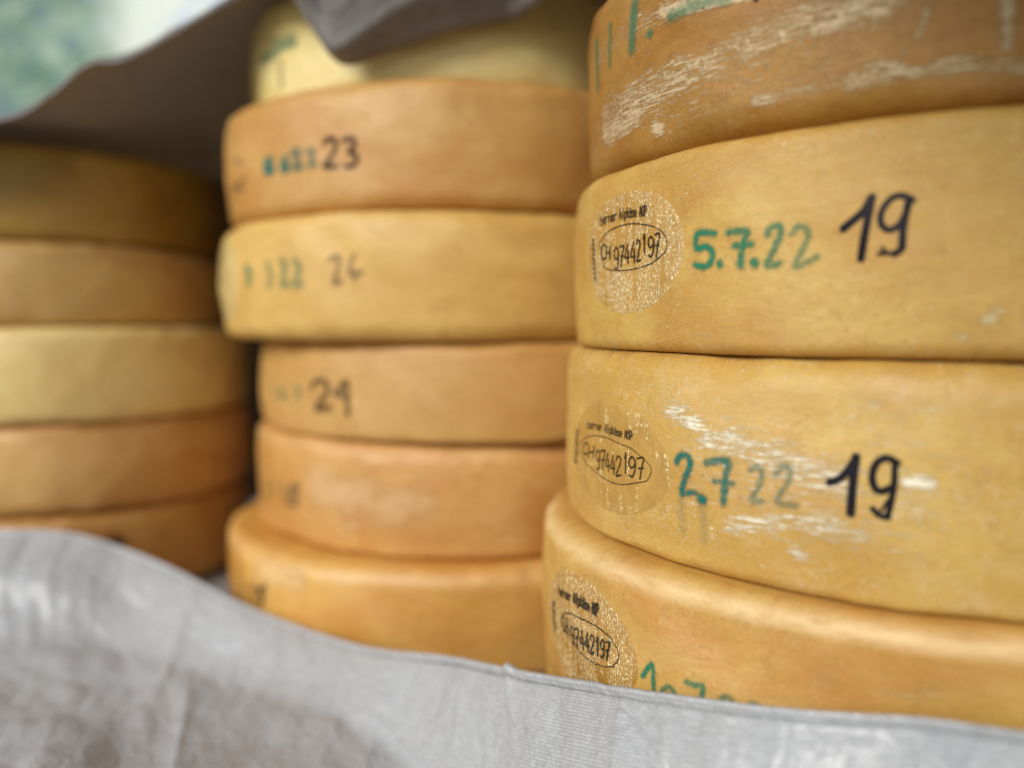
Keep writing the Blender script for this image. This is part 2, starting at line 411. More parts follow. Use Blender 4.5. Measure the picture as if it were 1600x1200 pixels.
# ------------------------------------------------------------ traced marks: (width mm, [(mm round the side, mm up the side), ...])
INK = {
 'W2 black': [(2.43,[(-123.1,52.2),(-118.7,55.7),(-115.3,58.9),(-112.8,63.6)]),(2.3,[(-112.8,63.6),(-113.8,56.9),(-115.0,48.9),(-116.2,39.9)]),(1.88,[(-98.2,61.6),(-101.8,63.4),(-105.1,63.0),(-107.9,60.2),(-109.4,56.0),(-108.7,52.3),(-105.9,50.5),(-103.1,51.9),(-101.0,55.5),(-99.8,60.2),(-99.0,62.0)]),(2.12,[(-99.8,60.2),(-100.9,53.6),(-101.3,46.9),(-101.4,43.3),(-103.9,41.2)]),(1.26,[(-103.9,41.2),(-106.7,41.7),(-109.5,41.5)]),(0.88,[(-106.7,41.7),(-108.5,43.9)])],
 'W2 green': [(2.48,[(-180.0,54.2),(-189.3,55.3),(-190.1,48.5),(-184.7,48.9),(-181.1,45.8),(-181.9,41.5),(-185.4,39.9),(-190.4,41.0)]),(2.87,[(-176.9,41.0),(-176.8,40.7)]),(2.39,[(-172.6,53.9),(-167.4,54.2),(-163.2,53.5),(-164.3,50.8),(-165.7,46.8),(-166.3,40.0)]),(2.38,[(-169.2,48.1),(-161.2,48.2)]),(3.19,[(-160.0,40.3),(-159.7,40.1)]),(2.81,[(-166.5,40.0),(-166.2,39.7)]),(2.32,[(-154.0,51.8),(-152.7,54.7),(-149.2,55.1),(-148.4,51.7),(-150.4,46.5),(-152.4,42.6),(-153.7,38.7),(-148.8,39.4)]),(2.26,[(-143.7,51.7),(-141.1,54.4),(-137.8,52.9),(-137.3,49.0),(-139.5,43.9),(-142.0,38.1),(-138.0,39.3),(-133.0,41.3)])],
 'W3 green': [(2.6,[(-187.2,51.2),(-184.8,54.7),(-180.5,53.7),(-180.0,49.9),(-182.7,44.1),(-185.0,39.0),(-184.7,36.7)]),(2.27,[(-184.7,36.7),(-177.9,38.2),(-174.6,36.4)]),(4.12,[(-174.0,36.1),(-173.5,35.9)]),(2.79,[(-171.0,53.0),(-165.9,54.4),(-160.9,54.6),(-161.6,48.6),(-162.3,42.5),(-162.6,36.1)]),(1.9,[(-167.4,45.1),(-158.3,45.3)]),(2.41,[(-150.6,52.2),(-147.7,54.0),(-145.7,51.3),(-146.7,46.1),(-149.2,39.2),(-145.1,39.8)]),(2.36,[(-139.6,52.1),(-136.8,55.3),(-134.0,54.1),(-134.5,49.1),(-137.2,44.5),(-138.5,40.0),(-130.8,39.7)])],
 'W3 drip': [(4.61,[(-185.9,35.7),(-186.0,27.8),(-186.0,19.0)]),(4.49,[(-173.3,34.7),(-173.3,27.0),(-173.3,17.7)])],
 'W3 black': [(3.22,[(-118.3,50.7),(-114.3,52.8),(-110.8,57.5),(-108.9,61.6)]),(3.37,[(-108.9,61.6),(-109.5,53.3),(-109.9,45.5),(-110.0,39.0)]),(2.82,[(-93.9,60.6),(-97.4,62.1),(-101.1,60.1),(-102.7,54.8),(-101.7,50.2),(-99.2,48.8),(-96.2,50.3)]),(2.48,[(-94.7,60.6),(-94.8,51.3),(-95.7,44.4),(-96.6,38.8)]),(2.32,[(-96.6,38.5),(-99.7,39.3),(-102.1,41.6)]),(1.16,[(-99.0,41.1),(-96.5,46.0)])],
 'W1 green': [(3.61,[(-301.4,54.5),(-300.1,66.3),(-298.8,78.0)]),(3.02,[(-272.2,57.7),(-271.9,67.6),(-271.3,77.4)]),(4.26,[(-244.5,57.6),(-244.0,64.1),(-243.4,69.3),(-242.3,77.6)]),(2.74,[(-228.3,59.1),(-227.8,58.6)]),(3.58,[(-211.9,61.7),(-203.0,62.0),(-197.3,62.6)]),(3.14,[(-193.3,62.0),(-187.9,61.5),(-179.9,60.0)])],
 'W1 black': [(2.41,[(-166.9,58.2),(-166.5,56.1)])],
 'W4 green': [(2.45,[(-192.3,47.3),(-186.4,55.1),(-185.4,48.2),(-184.7,40.0)]),(2.4,[(-179.7,44.9),(-176.1,48.4),(-172.6,46.7),(-173.4,41.9),(-178.7,40.7),(-180.6,43.1),(-179.7,44.9)]),(2.33,[(-166.8,53.8),(-162.7,53.7),(-158.7,54.2),(-159.3,46.7),(-160.0,42.1)]),(2.26,[(-150.2,50.5),(-148.0,53.3),(-145.1,52.0),(-145.8,49.0),(-149.3,43.6),(-144.2,45.2)]),(2.21,[(-139.4,50.3),(-136.7,53.2),(-133.9,51.9),(-135.2,48.8),(-138.5,43.5),(-133.0,45.2)])],
 'M2 green': [(3.77,[(-154.5,46.1),(-161.9,45.7),(-157.2,39.5),(-152.4,37.5),(-159.8,37.0),(-163.4,40.9),(-154.5,46.1)]),(3.7,[(-134.6,45.1),(-140.0,40.2),(-137.0,35.8),(-132.7,38.1),(-139.0,38.8)]),(3.38,[(-126.4,48.3),(-120.6,49.1),(-119.9,43.6),(-124.8,36.6),(-117.2,36.6)]),(3.34,[(-109.7,48.0),(-105.3,48.2),(-104.5,43.5),(-108.2,37.1),(-103.0,37.3)])],
 'M2 black': [(3.85,[(-93.4,52.5),(-89.3,56.1),(-83.7,54.3),(-83.1,48.3),(-88.0,40.8),(-93.0,34.5),(-81.8,34.4)]),(3.81,[(-76.0,53.7),(-67.7,54.5),(-65.6,49.1),(-70.8,44.9),(-64.7,41.2),(-66.6,34.1),(-74.1,33.9)])],
 'M2 stamp': [(3.39,[(-237.1,34.0),(-211.7,33.5),(-199.0,37.7)]),(2.77,[(-228.0,55.4),(-212.4,53.6),(-202.1,49.8)]),(2.79,[(-234.3,27.5),(-203.5,29.5)])],
 'M3 green': [(4.41,[(-186.3,62.3),(-180.4,56.2),(-182.3,49.0)]),(4.28,[(-153.5,63.6),(-149.2,55.0),(-153.0,46.7)]),(4.21,[(-135.7,65.6),(-130.8,59.9),(-134.3,46.2),(-128.2,46.7)]),(4.16,[(-120.9,65.0),(-115.5,59.4),(-119.6,45.8),(-113.1,46.3)])],
 'M3 black': [(3.52,[(-85.7,64.5),(-80.1,67.7),(-77.2,62.3),(-79.6,54.4),(-82.1,45.7),(-75.9,47.6)]),(3.49,[(-64.3,67.3),(-68.1,59.4),(-67.5,53.5),(-57.3,53.9)]),(3.49,[(-63.1,55.4),(-63.2,48.7)])],
 'M4 black': [(4.85,[(-150.7,43.2),(-140.4,49.8),(-130.1,45.4),(-133.7,36.7),(-146.7,24.9),(-128.8,26.7)]),(4.76,[(-122.0,38.5),(-110.8,49.3),(-109.6,36.6),(-109.2,22.3)]),(3.81,[(-122.0,38.5),(-109.6,36.6)])],
 'M4 green': [(4.78,[(-231.1,38.4),(-222.5,29.7)]),(4.64,[(-200.1,40.4),(-207.2,30.8),(-191.6,33.2)]),(4.51,[(-175.7,41.9),(-168.8,38.5),(-173.7,31.9)])],
 'M5 black': [(4.06,[(-180.1,53.0),(-178.3,35.0)]),(4.5,[(-158.9,54.6),(-168.0,48.2),(-157.2,42.1),(-166.3,34.3),(-170.7,40.1),(-159.1,48.2),(-158.9,54.6)])],
 'M5 green': [(4.78,[(-224.1,48.8),(-216.4,33.8)]),(4.7,[(-204.0,50.7),(-204.7,38.5)])],
 'M6 black': [(4.43,[(-189.0,63.1),(-187.1,48.1)]),(4.86,[(-169.4,65.0),(-179.0,59.0),(-172.1,55.6),(-177.1,48.0)])],
 'M6 green': [(4.55,[(-214.0,58.2),(-212.8,43.9)])],
 'M1 green': [(8.91,[(-199.1,49.5),(-179.1,49.2),(-159.3,52.1),(-141.4,50.9)]),(6.86,[(-180.7,60.0),(-159.1,56.6),(-142.7,56.6)])],
 'M1 grey': [(7.87,[(-164.3,37.4),(-165.0,20.7)])],
 'L5 black': [(8.73,[(128.8,66.1),(138.8,62.2)])],
 'W3 stamp': [(0.55,[(-272.6,61.3),(-272.5,57.0),(-269.9,57.2),(-269.3,58.3),(-269.9,59.3),(-272.5,59.1)]),(0.55,[(-268.2,58.5),(-265.2,58.7),(-265.8,59.8),(-267.6,59.8),(-268.2,58.5),(-267.6,57.3),(-265.4,57.4)]),(0.55,[(-264.2,60.0),(-264.1,57.5)]),(0.55,[(-264.2,59.2),(-262.7,60.1),(-261.3,59.9)]),(0.55,[(-260.4,60.2),(-260.4,57.6)]),(0.55,[(-260.4,59.5),(-259.0,60.2),(-257.7,59.6),(-257.6,57.8)]),(0.55,[(-256.8,59.0),(-254.2,59.1),(-254.7,60.3),(-256.3,60.2),(-256.8,59.0),(-256.2,57.8),(-254.4,57.9)]),(0.55,[(-253.4,60.4),(-253.4,57.9)]),(0.55,[(-253.4,59.6),(-252.2,60.4),(-250.9,60.2)]),(0.55,[(-247.0,58.0),(-245.9,62.2),(-244.7,58.0)]),(0.55,[(-246.6,59.5),(-245.2,59.5)]),(0.55,[(-243.0,62.2),(-242.9,58.0)]),(0.55,[(-241.2,60.5),(-241.1,56.8)]),(0.55,[(-241.2,60.3),(-239.5,60.5),(-239.1,59.3),(-239.4,58.0),(-241.1,58.0)]),(0.55,[(-238.4,62.2),(-238.3,58.0)]),(0.55,[(-236.4,60.5),(-238.4,59.2),(-236.3,58.0)]),(0.55,[(-235.5,60.2),(-234.1,60.4),(-233.7,59.6),(-233.7,57.9),(-235.3,57.9),(-235.7,58.8),(-235.1,59.4),(-233.7,59.4)]),(0.55,[(-235.3,61.6),(-235.2,61.4)]),(0.55,[(-234.2,61.6),(-234.1,61.3)]),(0.55,[(-231.2,60.1),(-232.7,60.3),(-233.1,59.8),(-231.2,58.6),(-231.5,57.8),(-233.1,57.9)]),(0.55,[(-230.5,59.0),(-228.7,59.0),(-229.1,60.1),(-230.2,60.2),(-230.5,59.0),(-230.1,57.8),(-228.9,57.7)]),(0.55,[(-225.7,57.6),(-224.9,61.7),(-223.9,57.5)]),(0.55,[(-225.3,59.0),(-224.3,58.9)]),(0.55,[(-222.6,61.5),(-223.4,60.3),(-223.4,58.7),(-222.5,57.4),(-221.7,58.5),(-221.7,60.2),(-222.6,61.5)]),(0.55,[(-221.1,57.3),(-221.1,61.4),(-219.8,61.3),(-219.5,60.3),(-219.8,59.2),(-221.1,59.3)]),(0.75,[(-269.6,48.3),(-272.8,48.5),(-275.7,46.0),(-275.7,43.4),(-272.7,41.9),(-269.5,43.1)]),(0.75,[(-267.8,47.4),(-267.6,40.4)]),(0.75,[(-261.0,48.4),(-260.9,41.5)]),(0.75,[(-267.7,43.9),(-260.9,45.0)]),(0.75,[(-253.3,44.6),(-255.1,46.9),(-257.3,45.5),(-257.7,42.9),(-255.9,41.1),(-253.7,43.0),(-253.3,45.1),(-253.5,40.0),(-254.9,36.7),(-257.2,36.8)]),(0.75,[(-252.4,46.8),(-246.5,47.9),(-248.7,42.6),(-249.8,37.4)]),(0.75,[(-251.1,42.2),(-247.0,43.1)]),(0.75,[(-243.1,47.2),(-244.7,43.1),(-245.5,40.1),(-241.3,40.8)]),(0.75,[(-242.4,44.0),(-242.3,37.8)]),(0.75,[(-237.2,47.0),(-238.8,42.9),(-239.7,39.9),(-235.4,40.6)]),(0.75,[(-236.5,43.8),(-236.4,37.5)]),(0.75,[(-233.9,45.1),(-232.6,47.3),(-230.0,46.7),(-229.6,44.7),(-231.7,40.9),(-233.8,37.0),(-229.4,38.0)]),(0.75,[(-225.8,47.1),(-225.1,49.6),(-225.0,39.9)]),(0.75,[(-217.0,46.8),(-219.0,48.9),(-221.6,47.5),(-222.1,45.0),(-220.0,43.3),(-217.5,45.2),(-217.0,47.2),(-217.2,42.3),(-218.9,39.1),(-221.4,39.2)]),(0.75,[(-215.2,48.6),(-210.2,49.6),(-212.0,44.3),(-213.0,39.1)]),(0.75,[(-214.1,44.0),(-210.6,44.7)]),(0.35,[(-281.9,46.9),(-272.2,51.7),(-257.4,54.4),(-243.6,55.1),(-231.9,54.0),(-221.6,53.2),(-214.0,50.8),(-207.6,47.8),(-204.7,44.7),(-208.0,39.1),(-215.0,36.7),(-229.4,33.2),(-244.9,32.7),(-258.1,34.6),(-271.9,38.0),(-279.6,41.7),(-281.9,46.9)]),(0.6,[(-293.0,52.8),(-286.5,53.6)]),(0.6,[(-291.4,53.0),(-289.3,51.9)]),(0.6,[(-292.9,50.5),(-286.4,51.4)]),(0.6,[(-290.4,50.8),(-288.9,49.7)]),(0.6,[(-292.9,48.2),(-286.4,49.1)]),(0.6,[(-288.7,48.8),(-292.4,46.9)]),(0.6,[(-292.8,45.9),(-286.3,46.9)]),(0.6,[(-292.7,45.9),(-287.3,45.4)]),(0.6,[(-292.8,43.6),(-286.3,44.6)]),(0.6,[(-291.0,43.9),(-291.1,42.5)]),(0.6,[(-292.7,41.3),(-286.2,42.3)]),(0.6,[(-286.2,42.3),(-289.5,40.5)]),(0.6,[(-292.7,39.0),(-286.2,40.1)]),(0.6,[(-287.2,39.9),(-289.4,38.2)]),(0.6,[(-292.6,36.7),(-286.1,37.8)]),(0.6,[(-288.4,37.4),(-291.5,35.5)]),(0.6,[(-292.6,34.4),(-286.1,35.6)]),(0.6,[(-288.3,35.2),(-286.8,34.1)])],
 'W2 stamp': [(0.55,[(-267.4,72.1),(-267.3,67.3),(-265.3,67.4),(-264.9,68.7),(-265.4,69.8),(-267.3,69.7)]),(0.55,[(-264.1,69.0),(-261.7,69.1),(-262.2,70.4),(-263.6,70.3),(-264.1,69.0),(-263.6,67.5),(-261.9,67.6)]),(0.55,[(-261.0,70.5),(-261.0,67.7)]),(0.55,[(-261.0,69.6),(-259.9,70.6),(-258.8,70.4)]),(0.55,[(-258.1,70.7),(-258.0,67.8)]),(0.55,[(-258.1,69.9),(-257.0,70.7),(-255.9,70.0),(-255.9,67.9)]),(0.55,[(-255.2,69.3),(-253.2,69.4),(-253.6,70.7),(-254.8,70.7),(-255.2,69.3),(-254.8,67.9),(-253.3,67.9)]),(0.55,[(-252.5,70.9),(-252.5,68.0)]),(0.55,[(-252.5,69.9),(-251.5,70.9),(-250.5,70.7)]),(0.55,[(-247.3,68.1),(-246.5,72.9),(-245.4,68.1)]),(0.55,[(-247.0,69.8),(-245.8,69.8)]),(0.55,[(-244.0,72.9),(-243.9,68.1)]),(0.55,[(-242.5,71.0),(-242.4,66.6)]),(0.55,[(-242.5,70.7),(-241.1,70.9),(-240.7,69.5),(-241.1,68.0),(-242.5,68.1)]),(0.55,[(-240.2,72.9),(-240.1,68.0)]),(0.55,[(-238.5,70.9),(-240.2,69.5),(-238.4,68.0)]),(0.55,[(-237.8,70.6),(-236.6,70.8),(-236.3,69.8),(-236.2,67.9),(-237.6,67.9),(-237.9,68.9),(-237.4,69.6),(-236.3,69.6)]),(0.55,[(-237.6,72.2),(-237.6,71.9)]),(0.55,[(-236.7,72.2),(-236.6,71.9)]),(0.55,[(-234.1,70.5),(-235.4,70.7),(-235.7,70.1),(-234.1,68.8),(-234.4,67.8),(-235.7,67.9)]),(0.55,[(-233.6,69.2),(-232.0,69.1),(-232.4,70.5),(-233.3,70.6),(-233.6,69.2),(-233.2,67.7),(-232.1,67.7)]),(0.55,[(-229.4,67.5),(-228.8,72.3),(-227.9,67.3)]),(0.55,[(-229.2,69.2),(-228.3,69.1)]),(0.55,[(-226.8,72.2),(-227.5,70.8),(-227.5,68.8),(-226.7,67.2),(-226.0,68.6),(-226.0,70.6),(-226.8,72.2)]),(0.55,[(-225.5,67.1),(-225.6,72.1),(-224.4,71.9),(-224.1,70.6),(-224.4,69.4),(-225.5,69.6)]),(0.8,[(-262.1,55.3),(-264.5,56.3),(-266.8,54.2),(-266.7,51.2),(-264.4,48.8),(-262.0,49.3)]),(0.8,[(-261.1,55.1),(-261.0,48.8)]),(0.8,[(-257.2,54.7),(-257.1,48.5)]),(0.8,[(-261.0,51.9),(-257.2,51.6)]),(0.8,[(-248.3,50.8),(-250.1,53.8),(-252.2,52.8),(-252.6,50.0),(-250.8,47.6),(-248.7,49.2),(-248.4,51.4),(-248.4,45.8),(-249.9,42.5),(-252.0,43.2)]),(0.8,[(-247.2,53.8),(-243.6,53.8),(-244.9,48.8),(-245.5,43.6)]),(0.8,[(-246.4,48.9),(-243.8,48.9)]),(0.8,[(-240.0,54.6),(-241.4,50.9),(-242.0,48.0),(-238.5,47.8)]),(0.8,[(-239.4,51.2),(-239.3,44.9)]),(0.8,[(-234.7,55.3),(-236.1,51.2),(-236.7,48.2),(-233.2,47.9)]),(0.8,[(-234.1,51.6),(-234.0,44.9)]),(0.8,[(-231.8,54.0),(-231.0,56.0),(-229.1,54.8),(-228.8,52.7),(-230.2,49.1),(-231.7,45.5),(-228.6,45.6)]),(0.8,[(-226.2,55.6),(-225.4,57.7),(-225.2,48.9)]),(0.8,[(-218.1,53.8),(-219.8,56.3),(-221.8,55.6),(-222.2,53.2),(-220.5,51.2),(-218.5,52.5),(-218.1,54.3),(-218.2,49.6),(-219.6,46.9),(-221.6,47.5)]),(0.8,[(-217.3,57.1),(-214.1,57.2),(-215.2,51.7),(-215.8,46.1)]),(0.8,[(-216.5,51.8),(-214.3,51.8)]),(0.4,[(-269.0,57.9),(-257.4,63.2),(-238.6,64.6),(-223.2,62.4),(-213.1,58.7),(-208.7,53.0),(-209.8,48.3),(-219.4,43.6),(-233.1,41.7),(-250.6,41.9),(-264.1,44.9),(-269.0,57.9)]),(0.7,[(-280.1,60.6),(-276.4,60.2)]),(0.7,[(-278.1,60.4),(-277.3,58.7)]),(0.7,[(-280.0,57.9),(-276.3,57.6)]),(0.7,[(-277.5,57.7),(-279.8,56.3)]),(0.7,[(-280.0,55.3),(-276.2,55.0)]),(0.7,[(-277.1,55.0),(-277.7,53.5)]),(0.7,[(-279.9,52.6),(-276.2,52.3)]),(0.7,[(-278.8,52.5),(-279.8,51.0)]),(0.7,[(-279.9,50.0),(-276.1,49.7)]),(0.7,[(-276.6,49.7),(-278.0,48.3)]),(0.7,[(-279.8,47.3),(-276.1,47.1)]),(0.7,[(-277.1,47.1),(-276.5,45.5)]),(0.7,[(-279.7,44.7),(-276.0,44.4)]),(0.7,[(-277.0,44.5),(-276.2,42.9)]),(0.7,[(-279.7,42.0),(-275.9,41.8)]),(0.7,[(-278.2,41.9),(-276.6,40.3)]),(0.7,[(-279.6,39.4),(-275.9,39.2)]),(0.7,[(-277.9,39.3),(-276.1,37.6)])],
 'W4 stamp': [(0.9,[(-272.2,66.6),(-272.1,61.8),(-270.0,62.1),(-269.5,63.4),(-270.0,64.6),(-272.2,64.2)]),(0.9,[(-268.6,63.8),(-266.1,64.2),(-266.6,65.5),(-268.1,65.3),(-268.6,63.8),(-268.1,62.5),(-266.3,62.7)]),(0.9,[(-265.3,65.9),(-265.2,62.9)]),(0.9,[(-265.3,64.9),(-264.1,66.0),(-262.9,65.9)]),(0.9,[(-262.1,66.3),(-262.1,63.3)]),(0.9,[(-262.1,65.6),(-261.0,66.5),(-259.8,65.9),(-259.8,63.6)]),(0.9,[(-259.1,65.2),(-256.9,65.5),(-257.4,66.8),(-258.7,66.7),(-259.1,65.2),(-258.6,63.8),(-257.1,64.0)]),(0.9,[(-256.2,67.1),(-256.2,64.1)]),(0.9,[(-256.2,66.1),(-255.2,67.2),(-254.1,67.1)]),(0.9,[(-250.8,64.6),(-249.9,69.8),(-248.8,64.7)]),(0.9,[(-250.4,66.4),(-249.3,66.5)]),(0.9,[(-247.3,70.1),(-247.3,64.8)]),(0.9,[(-245.8,68.1),(-245.7,63.3)]),(0.9,[(-245.8,67.8),(-244.3,68.2),(-244.0,66.6),(-244.3,65.0),(-245.7,64.9)]),(0.9,[(-243.4,70.4),(-243.3,65.0)]),(0.9,[(-241.6,68.3),(-243.4,66.6),(-241.6,65.1)]),(0.9,[(-240.9,68.1),(-239.7,68.4),(-239.4,67.3),(-239.3,65.1),(-240.7,65.1),(-241.0,66.2),(-240.5,67.0),(-239.4,67.0)]),(0.9,[(-240.7,69.9),(-240.7,69.5)]),(0.9,[(-239.8,69.9),(-239.7,69.6)]),(0.9,[(-237.2,68.2),(-238.5,68.3),(-238.8,67.6),(-237.1,66.3),(-237.4,65.2),(-238.8,65.1)]),(0.9,[(-236.6,66.8),(-235.0,66.8),(-235.3,68.3),(-236.3,68.4),(-236.6,66.8),(-236.3,65.2),(-235.1,65.2)]),(0.9,[(-232.4,65.1),(-231.7,70.7),(-230.8,65.1)]),(0.9,[(-232.1,67.1),(-231.2,67.0)]),(0.9,[(-229.7,70.7),(-230.4,69.0),(-230.3,66.7),(-229.6,65.0),(-228.9,66.7),(-228.9,68.9),(-229.7,70.7)]),(0.9,[(-228.3,64.9),(-228.4,70.7),(-227.2,70.6),(-226.9,69.1),(-227.2,67.7),(-228.4,67.8)]),(0.95,[(-251.2,48.3),(-253.0,50.3),(-255.3,48.7),(-255.7,46.2),(-253.8,44.7),(-251.6,46.8),(-251.2,48.8),(-251.4,43.9),(-252.9,40.6),(-255.2,40.5)]),(0.95,[(-249.3,50.4),(-245.1,51.8),(-246.7,46.6),(-247.5,41.6)]),(0.95,[(-248.4,46.2),(-245.5,47.1)]),(0.95,[(-241.0,52.3),(-242.5,48.1),(-243.3,45.1),(-239.4,46.1)]),(0.95,[(-240.4,49.1),(-240.3,43.0)]),(0.95,[(-235.7,53.1),(-237.1,49.0),(-237.8,46.0),(-234.2,46.9)]),(0.95,[(-235.1,49.9),(-235.0,43.9)]),(0.95,[(-232.7,51.4),(-231.7,53.5),(-229.6,53.0),(-229.3,51.3),(-230.9,47.7),(-232.6,44.0),(-229.2,45.1)]),(0.95,[(-227.2,51.7),(-225.9,54.3),(-225.8,45.2)]),(0.95,[(-220.2,52.8),(-221.4,54.8),(-222.9,53.6),(-223.2,51.2),(-222.0,49.7),(-220.5,51.4),(-220.2,53.2),(-220.3,48.7),(-221.3,45.8),(-222.8,45.9)]),(0.95,[(-218.9,54.6),(-216.0,55.4),(-217.1,50.7),(-217.6,46.1)]),(0.95,[(-218.2,50.5),(-216.2,51.1)]),(0.95,[(-266.3,50.8),(-268.4,51.0),(-270.3,47.6),(-270.2,43.9),(-268.3,41.9),(-266.2,43.6)]),(0.95,[(-264.7,50.5),(-264.6,41.5)]),(0.95,[(-260.1,52.1),(-260.0,43.2)]),(0.95,[(-264.6,46.0),(-260.0,47.7)]),(0.5,[(-272.3,47.7),(-267.0,44.2),(-256.4,42.8),(-245.9,39.8),(-232.6,39.5),(-218.5,42.1),(-211.0,46.3),(-208.7,51.9),(-215.3,57.7),(-227.9,59.4),(-243.8,58.4),(-260.9,55.4),(-272.3,47.7)]),(0.7,[(-285.8,52.4),(-281.3,54.0)]),(0.7,[(-281.8,53.8),(-285.3,51.2)]),(0.7,[(-285.7,50.2),(-281.2,51.7)]),(0.7,[(-285.1,50.4),(-284.7,49.2)]),(0.7,[(-285.7,47.9),(-281.2,49.5)]),(0.7,[(-281.3,49.4),(-283.7,47.3)]),(0.7,[(-285.7,45.6),(-281.2,47.2)]),(0.7,[(-282.8,46.7),(-284.2,44.8)]),(0.7,[(-285.6,43.3),(-281.1,45.0)]),(0.7,[(-283.3,44.2),(-283.8,42.6)]),(0.7,[(-285.6,41.1),(-281.1,42.7)]),(0.7,[(-284.0,41.7),(-282.9,40.7)]),(0.7,[(-285.6,38.8),(-281.1,40.5)]),(0.7,[(-282.9,39.8),(-281.5,39.0)]),(0.7,[(-285.5,36.5),(-281.0,38.2)]),(0.7,[(-282.4,37.7),(-281.3,36.8)])],
}
SCUFF_GLINT = {
 'W1': [(63.5,0.68,[(-280.5,26.4),(-213.4,29.5),(-160.8,33.8),(-110.7,38.2)]),(30.1,0.92,[(-280.7,31.6),(-238.7,32.8),(-213.5,33.1),(-186.2,34.4),(-161.0,40.4),(-134.3,42.6),(-115.4,43.9)]),(20.8,1.05,[(-280.4,21.2),(-254.6,23.7),(-244.6,24.7)]),(8.4,1.2,[(-227.4,14.5),(-223.3,12.7)]),(7.1,1,[(-167.8,14.7),(-157.4,14.0),(-143.8,14.6),(-133.5,15.3)]),(13.0,1.1,[(-126.2,14.6),(-122.6,16.0),(-110.0,17.6)]),(8.9,0.92,[(-108.8,16.2),(-103.3,14.9),(-88.2,15.7),(-75.7,13.4),(-67.4,12.1)]),(5.0,1.1,[(-100.1,38.1),(-100.6,34.0),(-102.2,29.0)]),(7.3,1.1,[(-74.3,41.4),(-73.1,32.2),(-73.1,20.7)]),(20.2,0.75,[(-293.9,68.6),(-239.5,67.4),(-201.7,67.0)]),(5.7,1,[(-115.2,37.8),(-116.5,41.7)]),(7.8,1.2,[(-218.8,66.7),(-194.0,61.8),(-167.4,59.3)]),(5.1,0.8,[(-186.0,28.8),(-166.4,21.7),(-160.7,28.4)])],
 'W2': [(16.0,0.5,[(-191.0,6.9),(-138.5,6.4),(-69.9,10.7)]),(22.0,0.4,[(-168.6,71.1),(-139.8,55.0)]),(8.1,1.05,[(-71.1,15.5),(-68.1,17.9)]),(6.3,1,[(-80.4,9.5),(-77.2,9.5)]),(2.5,0.7,[(-116.1,7.9),(-104.4,4.3)]),(2.7,0.8,[(-152.5,74.6),(-148.3,74.6)])],
 'W3': [(55.2,0.62,[(-164.3,54.4),(-129.8,42.2),(-93.7,41.2)]),(34.4,0.6,[(-106.4,80.9),(-72.1,53.1)]),(25.2,0.88,[(-158.3,63.6),(-143.7,58.2),(-127.6,53.7),(-115.0,50.1)]),(14.5,0.85,[(-190.9,73.5),(-181.5,71.4),(-171.0,62.3)]),(14.5,0.85,[(-157.5,26.9),(-132.2,32.4),(-107.2,30.6)]),(7.9,1.0,[(-131.8,19.7),(-129.2,18.5)]),(5.9,1.2,[(-90.7,52.4),(-81.8,52.9)]),(6.3,0.7,[(-88.3,81.8),(-79.7,83.4)]),(5.3,0.6,[(-71.5,38.3),(-69.4,39.7)])],  # streaks paint the glossy highlight in white, with some pale residue
 'M5': [(47.2,1.1,[(-130.1,56.0),(-76.7,47.5),(-37.2,47.1)]),(21.0,0.8,[(-98.8,29.3),(-86.1,27.9)])],  # broad patch is a specular highlight painted into the rind
 'M6': [(26.4,1.1,[(-175.9,75.5),(-128.3,79.1)]),(10.0,0.9,[(-85.8,72.0),(-79.9,70.1)])],
 'W4': [(29.0,0.5,[(-105.9,71.3),(-71.8,72.6)]),(3.9,0.5,[(-169.9,85.9),(-166.6,85.3)])],
}

# ------------------------------------------------------------ setting
M_GROUND = plain_material('paving_grey', (0.22, 0.21, 0.20, 1), 0.85, 0.35, 2.0)
g = boxmesh('ground', (-40, -40, -0.3), (40, 40, 0.0), M_GROUND); tag(g, 'grey paved ground under the market table', 'ground', kind='structure')

TABLE_Z = EYE - 0.2925
M_WOOD = plain_material('table_wood', (0.30, 0.20, 0.11, 1), 0.6, 0.4, 14)
tb = bpy.data.objects.new('market_table', None); COL.objects.link(tb); tb.location = (-0.25, 0.75, 0)
tag(tb, 'wooden table underneath the grey sheet, carrying the cheese stacks', 'table')
def tpart(nm, lo, hi, bev=0.003):
    o = boxmesh(nm, [lo[i] - tb.location[i] for i in range(3)], [hi[i] - tb.location[i] for i in range(3)], M_WOOD, tb, bev)
    return o
tpart('tabletop', (-1.15, 0.215, TABLE_Z - 0.045), (0.65, 1.33, TABLE_Z - 0.012))
for lx in (-1.10, 0.54):
    for ly in (0.27, 1.22):
        tpart('leg', (lx, ly, 0.001), (lx + 0.06, ly + 0.06, TABLE_Z - 0.045))

# ------------------------------------------------------------ cheese wheels
def wheel_surface(w, th, z):
    """radius of the rind at angle th (0 faces -Y) and height z above the wheel's base"""
    h, R, b, sd = w['h'], w['R'], w['b'], w['seed']
    x = (z - h / 2) / (h / 2)
    r = R + w['bulge'] * (1 - x * x) - w['bulge']
    c, s = np.cos(th), np.sin(th)
    r = r + 0.0024 * fbm(2.2 * c + sd * 5.1, 2.2 * s + 14 * z + sd, sd, 3) * (1 - 0.5 * x * x)
    r = r + 0.0006 * noise2(9 * c + 31 * z, 9 * s + sd * 2, sd + 3)
    bb = b * (1 + 0.35 * fbm(3 * c + sd, 3 * s, sd + 5, 4, .6))
    bt = b * w.get('top', 1.0) * (1 + 0.35 * fbm(3 * c + sd + 9, 3 * s, sd + 6, 4, .6))
    lb = np.where(z < bb, bb - np.sqrt(np.maximum(bb * bb - (bb - z) ** 2, 0)), 0)
    zt = h - z
    lt = np.where(zt < bt, bt - np.sqrt(np.maximum(bt * bt - (bt - zt) ** 2, 0)), 0)
    return r - lb - lt


